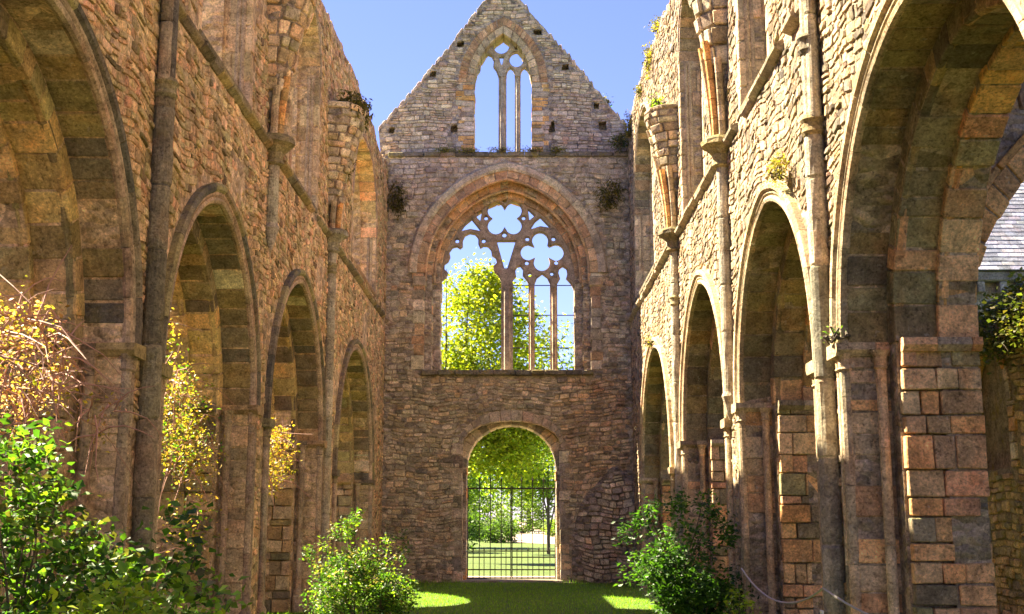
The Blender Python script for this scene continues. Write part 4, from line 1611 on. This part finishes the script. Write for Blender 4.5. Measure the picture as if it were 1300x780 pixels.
shrub("dark_green_bush", "dark green leafy bush before the right arcade", "bush", (2.35, 18.3, 0),
      [(1.8, 17.79, 1.07, 0.31, 0.31, 0.27, 26), (2.43, 18.15, 1.55, 0.3, 0.3, 0.25, 23), (2.53, 18.08, 0.81, 0.28, 0.28, 0.24, 20), (2.25, 18.17, 0.83, 0.34, 0.34, 0.29, 31), (2.35, 17.95, 0.68, 0.29, 0.29, 0.25, 22), (2.34, 18.22, 0.86, 0.22, 0.22, 0.19, 12), (3.11, 18.13, 0.81, 0.28, 0.28, 0.24, 20), (2.16, 17.94, 1.38, 0.35, 0.35, 0.3, 33), (2.67, 17.98, 0.62, 0.21, 0.21, 0.18, 11), (2.73, 18.34, 0.29, 0.3, 0.3, 0.26, 24), (2.08, 18.51, 1.07, 0.24, 0.24, 0.2, 14), (2.24, 18.27, 0.89, 0.18, 0.18, 0.16, 9), (2.32, 17.57, 0.7, 0.25, 0.25, 0.21, 16), (2.26, 18.18, 0.67, 0.35, 0.35, 0.3, 33), (2.56, 18.76, 1.09, 0.24, 0.24, 0.21, 15), (2.33, 18.58, 0.53, 0.31, 0.31, 0.27, 26), (2.55, 17.59, 0.75, 0.2, 0.2, 0.17, 10), (2.34, 18.64, 0.78, 0.35, 0.35, 0.29, 31), (2.31, 18.1, 0.63, 0.19, 0.19, 0.16, 10), (2.74, 18.65, 0.57, 0.19, 0.19, 0.16, 9), (2.93, 18.16, 0.63, 0.29, 0.29, 0.24, 21), (2.58, 17.8, 0.42, 0.34, 0.34, 0.29, 31), (2.89, 18.3, 0.58, 0.31, 0.31, 0.26, 25), (2.95, 18.03, 0.5, 0.26, 0.26, 0.22, 17), (2.78, 18.71, 0.62, 0.36, 0.36, 0.31, 34), (2.83, 17.66, 0.59, 0.31, 0.31, 0.26, 25), (2.32, 18.25, 0.6, 0.25, 0.25, 0.21, 16), (3.16, 18.15, 0.63, 0.24, 0.24, 0.2, 15), (2.68, 18.38, 1.43, 0.25, 0.25, 0.21, 16), (2.49, 17.62, 0.86, 0.32, 0.32, 0.27, 26), (2.31, 18.63, 0.72, 0.32, 0.32, 0.27, 27), (2.16, 17.87, 1.28, 0.28, 0.28, 0.24, 21), (2.94, 18.24, 0.92, 0.26, 0.26, 0.22, 18), (2.59, 17.7, 0.75, 0.3, 0.3, 0.25, 23), (2.26, 17.58, 0.82, 0.34, 0.34, 0.29, 30), (2.35, 17.57, 0.69, 0.28, 0.28, 0.23, 20), (2.71, 18.74, 0.76, 0.3, 0.3, 0.26, 24), (2.4, 17.63, 0.82, 0.28, 0.28, 0.24, 21), (2.05, 17.83, 1.19, 0.29, 0.29, 0.25, 23), (2.3, 18.11, 0.99, 0.3, 0.3, 0.25, 23), (2.46, 18.75, 0.38, 0.26, 0.26, 0.23, 18), (2.35, 18.34, 0.84, 0.21, 0.21, 0.18, 12), (2.37, 18.3, 1.0, 0.29, 0.29, 0.25, 22), (2.35, 18.03, 0.27, 0.25, 0.25, 0.22, 17), (2.23, 18.61, 1.06, 0.25, 0.25, 0.21, 16), (2.96, 18.32, 0.76, 0.24, 0.24, 0.2, 15), (2.23, 17.87, 0.63, 0.33, 0.33, 0.28, 28), (2.01, 17.89, 0.95, 0.28, 0.28, 0.24, 21), (3.13, 18.02, 0.55, 0.34, 0.34, 0.29, 30), (2.57, 18.2, 1.25, 0.21, 0.21, 0.17, 11), (2.28, 17.73, 0.6, 0.22, 0.22, 0.19, 12), (2.38, 18.85, 0.74, 0.34, 0.34, 0.29, 31), (1.98, 18.01, 1.16, 0.25, 0.25, 0.22, 17), (2.34, 18.82, 0.5, 0.27, 0.27, 0.23, 18), (2.8, 18.57, 0.66, 0.32, 0.32, 0.27, 27), (2.36, 18.14, 0.89, 0.35, 0.35, 0.3, 32), (2.4, 17.89, 0.61, 0.36, 0.36, 0.3, 34), (2.4, 18.7, 0.92, 0.29, 0.29, 0.25, 22), (2.31, 17.99, 0.94, 0.28, 0.28, 0.23, 20), (2.09, 18.5, 0.98, 0.24, 0.24, 0.21, 16), (2.3, 17.69, 0.57, 0.26, 0.26, 0.22, 18), (3.02, 17.88, 0.3, 0.32, 0.32, 0.27, 27), (1.75, 18.42, 0.99, 0.27, 0.27, 0.23, 18), (2.75, 17.98, 1.19, 0.22, 0.22, 0.18, 12), (2.75, 18.2, 2.0, 0.16, 0.16, 0.2, 14), (2.25, 18.1, 1.92, 0.14, 0.14, 0.18, 10), (1.82, 17.45, 1.8, 0.07, 0.07, 0.13, 9), (1.52, 17.63, 1.59, 0.07, 0.07, 0.18, 9), (2.78, 17.52, 1.83, 0.07, 0.07, 0.14, 9), (1.71, 17.45, 1.65, 0.07, 0.07, 0.19, 9), (2.89, 17.87, 1.79, 0.07, 0.07, 0.14, 9), (1.96, 17.77, 1.97, 0.07, 0.07, 0.19, 9), (2.98, 17.44, 1.64, 0.07, 0.07, 0.17, 9), (2.31, 17.5, 2.01, 0.07, 0.07, 0.13, 9), (3.08, 17.91, 1.5, 0.07, 0.07, 0.14, 9), (3.04, 17.73, 1.64, 0.07, 0.07, 0.19, 9), (2.32, 17.64, 2.04, 0.07, 0.07, 0.15, 9), (1.69, 17.57, 1.77, 0.07, 0.07, 0.12, 9)],
      8, .05, .08, GREEN[:4] + [(.03, .08, .015)], 13, stemr=.012, aspect=.5)
shrub("lime_seedling", "small lime green plant at the foot of the second right pier", "plant", (2.75, 15.6, 0),
      [(2.78, 15.6, .62, .22, .2, .26, 34)], 8, .04, .07, LIME + [(.3, .42, .04)], 14, stemr=.007, nstem=20, aspect=.55)
shrub("creeping_shrub", "pinkish twiggy climber with yellow leaves inside the nearest left arch", "climber", (-4.5, 10.1, 0),
      [(-4.35, 10.5, 3.15, .3, .8, .6, 220), (-4.4, 9.9, 2.9, .3, .6, .7, 120), (-4.1, 11.4, 2.7, .15, .6, .35, 22)],
      4, .07, .05, YEL + [(.62, .32, .26), (.6, .36, .3), (.55, .3, .2)], 15, twig=M_TWIG, stemr=.010, nstem=260, aspect=.6, wild=190)
shrub("creeping_shrub", "yellow leaved climber hanging in the second left arch", "climber", (-5.0, 16.4, 0),
      [(-4.75, 16.5, 3.2, .35, .9, .75, 330), (-4.6, 17.0, 2.7, .3, .6, .4, 90), (-5.0, 15.9, 4.1, .35, .6, .5, 90), (-4.6, 16.9, 1.9, .3, .6, .6, 60)],
      5, .13, .065, YEL + LIME[:1] + GREEN[2:3], 16, twig=M_TWIG, stemr=.010, nstem=90, aspect=.5, wild=90)
shrub("creeping_shrub", "orange tinged climber in the third left arch", "climber", (-4.9, 22.6, 0),
      [(-4.6, 22.3, 2.95, .35, .8, .65, 230)], 6, .09, .075, YEL + [(.4, .2, .08)], 17, twig=M_TWIG, stemr=.010, nstem=50, aspect=.5, wild=50)
shrub("creeping_shrub", "small bright yellow green spray in the farthest left arch", "climber", (-5.0, 28.6, 0),
      [(-4.7, 27.3, 2.6, .3, .7, .5, 130)], 7, .09, .08, LIME, 18, twig=M_TWIG, stemr=.010, nstem=30, aspect=.5, wild=20)
shrub("ivy", "dark ivy mass on the ruin under the cross arch at right", "ivy", (8.6, 20.5, 3.0),
      [(8.7, 21.6, 5.2, .3, 1.0, .55, 240), (8.7, 20.4, 5.3, .3, .8, .6, 200), (8.8, 23.4, 5.5, .2, .6, .25, 60)], 6, .1, .10, [(.05, .06, .015), (.07, .09, .02), (.12, .12, .03), (.14, .11, .03)], 19, stemr=.006, nstem=6, wild=8, aspect=.7)
shrub("ivy", "dark ivy heap in the aisle behind the second left arch", "ivy", (-6.3, 17.6, 0),
      [(-6.2, 17.6, 1.3, .8, .4, 1.3, 500), (-5.7, 17.0, .7, .6, .8, .8, 200)], 6, .1, .09, [(.03, .045, .012), (.04, .055, .014), (.06, .05, .02)], 20, stemr=.012, nstem=20, aspect=.6)
shrub("ivy", "dark ivy heap in the aisle behind the third left arch", "ivy", (-6.2, 23.4, 0),
      [(-6.0, 23.5, 1.4, .9, .4, 1.4, 500)], 6, .1, .09, [(.03, .045, .012), (.04, .055, .014)], 21, stemr=.012, nstem=20, aspect=.6)

# plants rooted on ledges and wall tops
def tuft(label, p, rx, ry, rz, n, tints, seed, size=.09, name="wall_plant", droop=0.0):
    shrub(name, label, "wall plant", p, [(p[0], p[1], p[2] + rz * .3, rx, ry, rz, n)], 8 if n > 30 else 5, .05, size, tints, seed, stemr=.008, nstem=min(n, 10), aspect=.35, group="plants growing on the ruined masonry", droop=droop, shell=.1)


OLIVE = [(.09, .08, .02), (.14, .12, .025), (.07, .07, .02), (.20, .15, .03)]
tuft("hanging brown and green growth on the third left vault stump", (-3.65, 24.7, 10.35), .4, .5, .45, 190, OLIVE, 31, .12, droop=.8)
tuft("green growth trailing down the left flank of the third vault stump", (-3.85, 25.2, 9.4), .25, .35, .5, 80, OLIVE, 131, droop=.8)
tuft("mossy growth on the second left vault stump", (-3.55, 18.7, 10.7), .4, .5, .4, 150, OLIVE, 32, .11, droop=.6)
tuft("dark bush where the gable meets the right wall", (3.1, 35.3, 13.1), .35, .25, .35, 70, OLIVE + GREEN[:1], 33)
tuft("yellowish growth hanging in the upper right corner of the end wall", (2.75, 35.4, 11.4), .5, .15, .6, 120, OLIVE + [(.3, .22, .03)], 34, droop=.8)
tuft("dark growth hanging in the upper left corner of the end wall", (-3.75, 35.4, 11.2), .35, .15, .6, 100, OLIVE, 35, droop=.8)
tuft("small shrub sprouting on the right slope of the gable", (2.75, 36.1, 14.75), .15, .15, .25, 26, OLIVE + GREEN[:1], 36)
tuft("small pinkish plant high on the right slope of the gable", (1.62, 36.1, 16.0), .1, .1, .14, 12, [(.3, .16, .1), (.2, .14, .05)], 37)
tuft("upper brown tuft on the top of the right wall", (3.4, 27.4, 13.5), .25, .35, .25, 50, OLIVE + YEL[:1], 38)
tuft("large yellow brown tuft on the top of the right wall", (3.35, 28.9, 13.2), .2, .5, .45, 90, OLIVE + YEL[:1], 39)
tuft("lower tuft on the top of the right wall", (3.35, 31.2, 13.3), .2, .3, .3, 40, OLIVE, 40)
tuft("tuft at the far end of the right wall top", (3.3, 34.4, 13.2), .15, .4, .5, 60, OLIVE + YEL[:2], 41)
tuft("bright green sprig on the third right vault stump", (2.95, 24.6, 10.55), .14, .14, .2, 24, LIME, 42)
tuft("yellow moss over the second right arch", (3.2, 14.3, 5.95), .05, .35, .20, 60, YEL[:2] + OLIVE[:2], 43, .05)
tuft("yellow moss on the farthest right arch", (3.22, 29.5, 6.1), .05, .35, .12, 30, YEL[:2] + OLIVE[:2], 44, .06)
tuft("grass sprig on the impost of the nearest right pier", (3.25, 12.2, 3.62), .07, .10, .09, 16, GREEN[:3] + LIME[:1], 45, .045)
tuft("brown ledge growth at the top right over the nearest right arch", (3.25, 8.3, 6.5), .08, .35, .25, 60, OLIVE, 46, .06)
tuft("yellow leaved plant on the broken wall under the slate roof", (8.7, 23.6, 5.6), .3, .4, .4, 60, LIME + GREEN[:2], 47, .14)
for i, (x, w) in enumerate(((-2.3, .35), (-1.55, .45), (-.6, .5), (.4, .5), (1.2, .3))):
    tuft(["first clump of moss from the left on the ledge below the gable", "second clump of moss on the ledge, left of the gable window", "mossy clump below the gable window's left light",
          "mossy clump below the gable window's thin lights", "last clump of moss on the ledge, right of the gable window"][i], (x, 35.45, 12.97), w, .14, .09, 60, [(.22, .20, .02), (.16, .16, .02), (.30, .24, .04)], 50 + i, .06)


# ------------------------------------------------------------------ trees beyond the ruin
def tree(name, label, base, height, crown, n, tints, seed, size=.35, trunk=.3, spread=.35, mat=M_TREE, bark=M_BARK, per=7, lean=0.0):
    r = np.random.default_rng(seed)
    T = thing(name, label, "tree", base, "trees beyond the ruin")
    bx, by, bz = base
    ends = pts_in([(bx + cx, by + cy, bz + cz, rx, ry, rz, int(n * k)) for (cx, cy, cz, rx, ry, rz, k) in crown], r, .15)
    tops = []
    tr_ = []
    nl = 5
    for i in range(nl):
        a = 2 * math.pi * i / nl + r.uniform(0, 1)
        hh = height * r.uniform(.7, .95)
        rad = height * .10
        tp = np.array([bx + math.cos(a) * rad, by + math.sin(a) * rad, bz + hh])
        s = np.array([bx, by, bz + height * .12 * (1 + i * .4)])
        mid = (s * .5 + tp * .5) + np.array([math.cos(a), math.sin(a), 0]) * rad * .3
        tr_.append(tube([s, mid, tp], [trunk * .5, trunk * .33, trunk * .08], 6))
        tops += [mid, s * .25 + tp * .75, tp]
    tops = np.array(tops)
    v, f = join([tube([(bx, by, bz - .2), (bx + lean * .5, by, bz + height * .3), (bx + lean, by, bz + height * .75)], [trunk, trunk * .75, trunk * .2], 8)])
    obj("trunk", v, f, bark, T)
    for e in ends[r.choice(len(ends), min(len(ends), 90), replace=False)]:
        h = tops[np.argmin(np.linalg.norm((tops - e) * np.array([1, 1, .6]), axis=1))]
        tr_.append(tube([h, (h + e) / 2 + np.array([0, 0, .2]), e], [trunk * .14, trunk * .09, trunk * .03], 4))
    obj("branches", *join(tr_), bark, T)
    c = np.repeat(ends, per, axis=0) + r.normal(size=(len(ends) * per, 3)) * spread
    V, F, TT = leaves(c, size, tints, .2, seed + 1, .55, per=per)
    obj("crown", V, F, mat, T, TT, kind="stuff")
    return T


TY = [(.26, .30, .02), (.34, .36, .025), (.20, .26, .02), (.40, .38, .03)]
TG = [(.12, .19, .02), (.17, .24, .025), (.09, .15, .02), (.22, .28, .03)]
TD = [(.04, .08, .015), (.06, .11, .02), (.08, .14, .02)]
PALEB = plain("pale_bark", (.17, .14, .11), .8, 0, 5)
tree("yellow_tree", "bright yellow green tree filling the left light of the window", (-3.2, 52, 0), 13.5, [(1.8, 0, 8.3, 2.9, 2.0, 4.6, 1.0), (.6, 0, 6.5, 2.2, 1.5, 3.0, .5), (2.8, 0, 5.8, 2.0, 1.5, 2.7, .5), (1.4, 0, 11.8, 1.5, 1.0, 1.3, .15)], 1150, TY, 61, .21, .13, .22, bark=M_BARK, per=12)
tree("birch_tree", "sparser green tree behind the thin mullions of the window", (2.7, 56, 0), 11.5, [(-1.2, 0, 8.0, 1.7, 1.5, 4.0, 1.0), (-.6, 0, 5.6, 1.9, 1.5, 2.2, .6)], 330, TG + TY[:1], 62, .20, .10, .3, bark=M_BARK, per=8)
tree("garden_tree", "light green tree right behind the top of the doorway", (1.5, 64, 0), 8.5, [(-1.6, 0, 5.6, 2.6, 2, 2.6, 1.0), (-.8, 0, 3.6, 1.6, 1.4, .9, .2)], 700, TG + TY[:2], 63, .20, .10, .25, per=9)
tree("garden_tree", "yellow green tree on the left of the garden view", (-4.0, 74, .1), 8, [(0, 0, 4.2, 2.2, 2, 2.8, 1.0)], 600, TG, 64, .22, .22, .3, per=9)
tree("garden_tree", "reddish brown tree on the right of the garden view", (4.6, 82, .2), 9, [(0, 0, 5.6, 2.0, 2, 3.2, 1.0)], 500, [(.28, .17, .10), (.22, .16, .07), (.20, .20, .04)], 65, .22, .25, .3, per=7)
for i, (x, y, h, lab) in enumerate(((-14, 120, 13, "far tree at the left end of the far row"), (-6, 125, 12, "far tree left of the middle of the far row"), (1, 135, 14, "far tree in the middle of the far row"),
                                    (9, 128, 12, "far tree right of the middle of the far row"), (18, 122, 13, "far tree at the right end of the far row"))):
    tree("far_tree", lab, (x, y, .8), h, [(0, 0, h * .5, 5, 3.5, h * .48, 1.0)], 800, TG[:3] + TD[:1], 70 + i, .42, .3, .6, per=8)
for i, (x, y, sx, h, lab, tn) in enumerate(((-3.4, 66, 1.5, 2.2, "dark hedge bush at the left of the path", TD), (-1.4, 84, 1.4, 1.6, "mid green bush left of the path bend", TG[2:3] + TD),
                                            (4.4, 88, 1.4, 2.4, "yellow bush at the right of the path", TY[:2] + TG[:1]), (3.2, 100, 1.2, 1.9, "low green bush beyond the path bend", TG), (-3.3, 90, 2.2, 4.2, "tall bush behind the dark hedge", TG + TD[:1]),
                                            (0.2, 112, 2.6, 4.0, "broad mid green bush at the end of the path", TG + TD[:1]), (6.5, 108, 3, 5.0, "broad dark bush right of the path's end", TG + TD[:2]), (-7.5, 108, 4, 5.5, "broad dark bush left of the tall bush", TG + TD[:2]))):
    shrub("garden_bush", lab, "bush", (x, y, .1 + max(0, y - 60) * .012), [(x, y, h * .5 + .2, sx, 1.2, h * .5, int(200 * sx))], 8, .14, .19, tn, 80 + i, M_TREE, stemr=.02, nstem=12, aspect=.6, group="bushes in the garden")
# trees beyond the left aisle
for i, (x, y, h, lab) in enumerate(((-14.5, 9, 8, "yellow tree glimpsed at the left edge through the nearest left arch"), (-15, 19, 8.5, "yellow tree glimpsed through the second left arch"), (-16, 33, 8, "yellow tree glimpsed through the third left arch"))):
    tree("aisle_tree", lab, (x, y, 0), h, [(0, 0, h * .6, 2.2, 2.6, h * .32, 1.0)], 420, TY[:3] + TG[:1], 90 + i, .2, .2, .3, per=7)

# ------------------------------------------------------------------ grass blades in the nave and just beyond
n = 60000
gx = rng.uniform(-5, 4.3, n)
gyy = rng.uniform(19.5, YE, n)
k = rng.uniform(0, 1, n) < .92
gx, gyy = gx[k], gyy[k]
n = len(gx)
h = rng.uniform(.02, .06, n) * (1 + 1.2 * (rng.uniform(0, 1, n) < .05))
edge = (np.abs(gyy - YE) < .35) & (np.abs(gx + .25) > 1.4)
h[edge] *= 2.2
a = rng.uniform(0, 2 * math.pi, n)
w = .006
ln = rng.uniform(-.5, .5, (n, 2)) * h[:, None]
V = np.stack([np.stack([gx - np.cos(a) * w, gyy - np.sin(a) * w, np.zeros(n)], 1), np.stack([gx + np.cos(a) * w, gyy + np.sin(a) * w, np.zeros(n)], 1), np.stack([gx + ln[:, 0], gyy + ln[:, 1], h], 1)], 1).reshape(-1, 3)
F = np.arange(3 * n).reshape(-1, 3)
T = np.repeat(np.array([(.13, .28, .02), (.19, .36, .03), (.12, .24, .02), (.27, .38, .04)])[rng.integers(0, 4, n)], 3, axis=0)
obj("grass", V, F, M_LEAF, None, T, kind="stuff", label="short green grass covering the floor of the nave", cat="grass")

# ------------------------------------------------------------------ rope barrier across the right arches
def sag(p, q, s, k=14):
    p, q = Vector(p), Vector(q)
    return [tuple(p.lerp(q, i / k) + Vector((0, 0, -s * 4 * (i / k) * (1 - i / k)))) for i in range(k + 1)]


v, f = tube(sag((3.0, 16.6, 1.12), (3.08, 12.5, 1.08), .28), .012, 6)
obj("rope", v, f, M_ROPE, None, label="pale rope sagging between the second pier and the nearest shaft", cat="rope", group="rope across the right arches")
v, f = tube(sag((3.08, 12.5, 1.08), (3.15, 6.9, 1.05), .18), .012, 6)
obj("rope", v, f, M_ROPE, None, label="pale rope running from the nearest shaft towards the camera", cat="rope", group="rope across the right arches")
v, f = hexa(boxc(3.09, 3.11, 12.62, 12.72, .55, .85), .004)
tp = obj("tape_tag", v, f, M_WHITE, None, label="small white tag hanging beside the nearest right shaft", cat="tag")
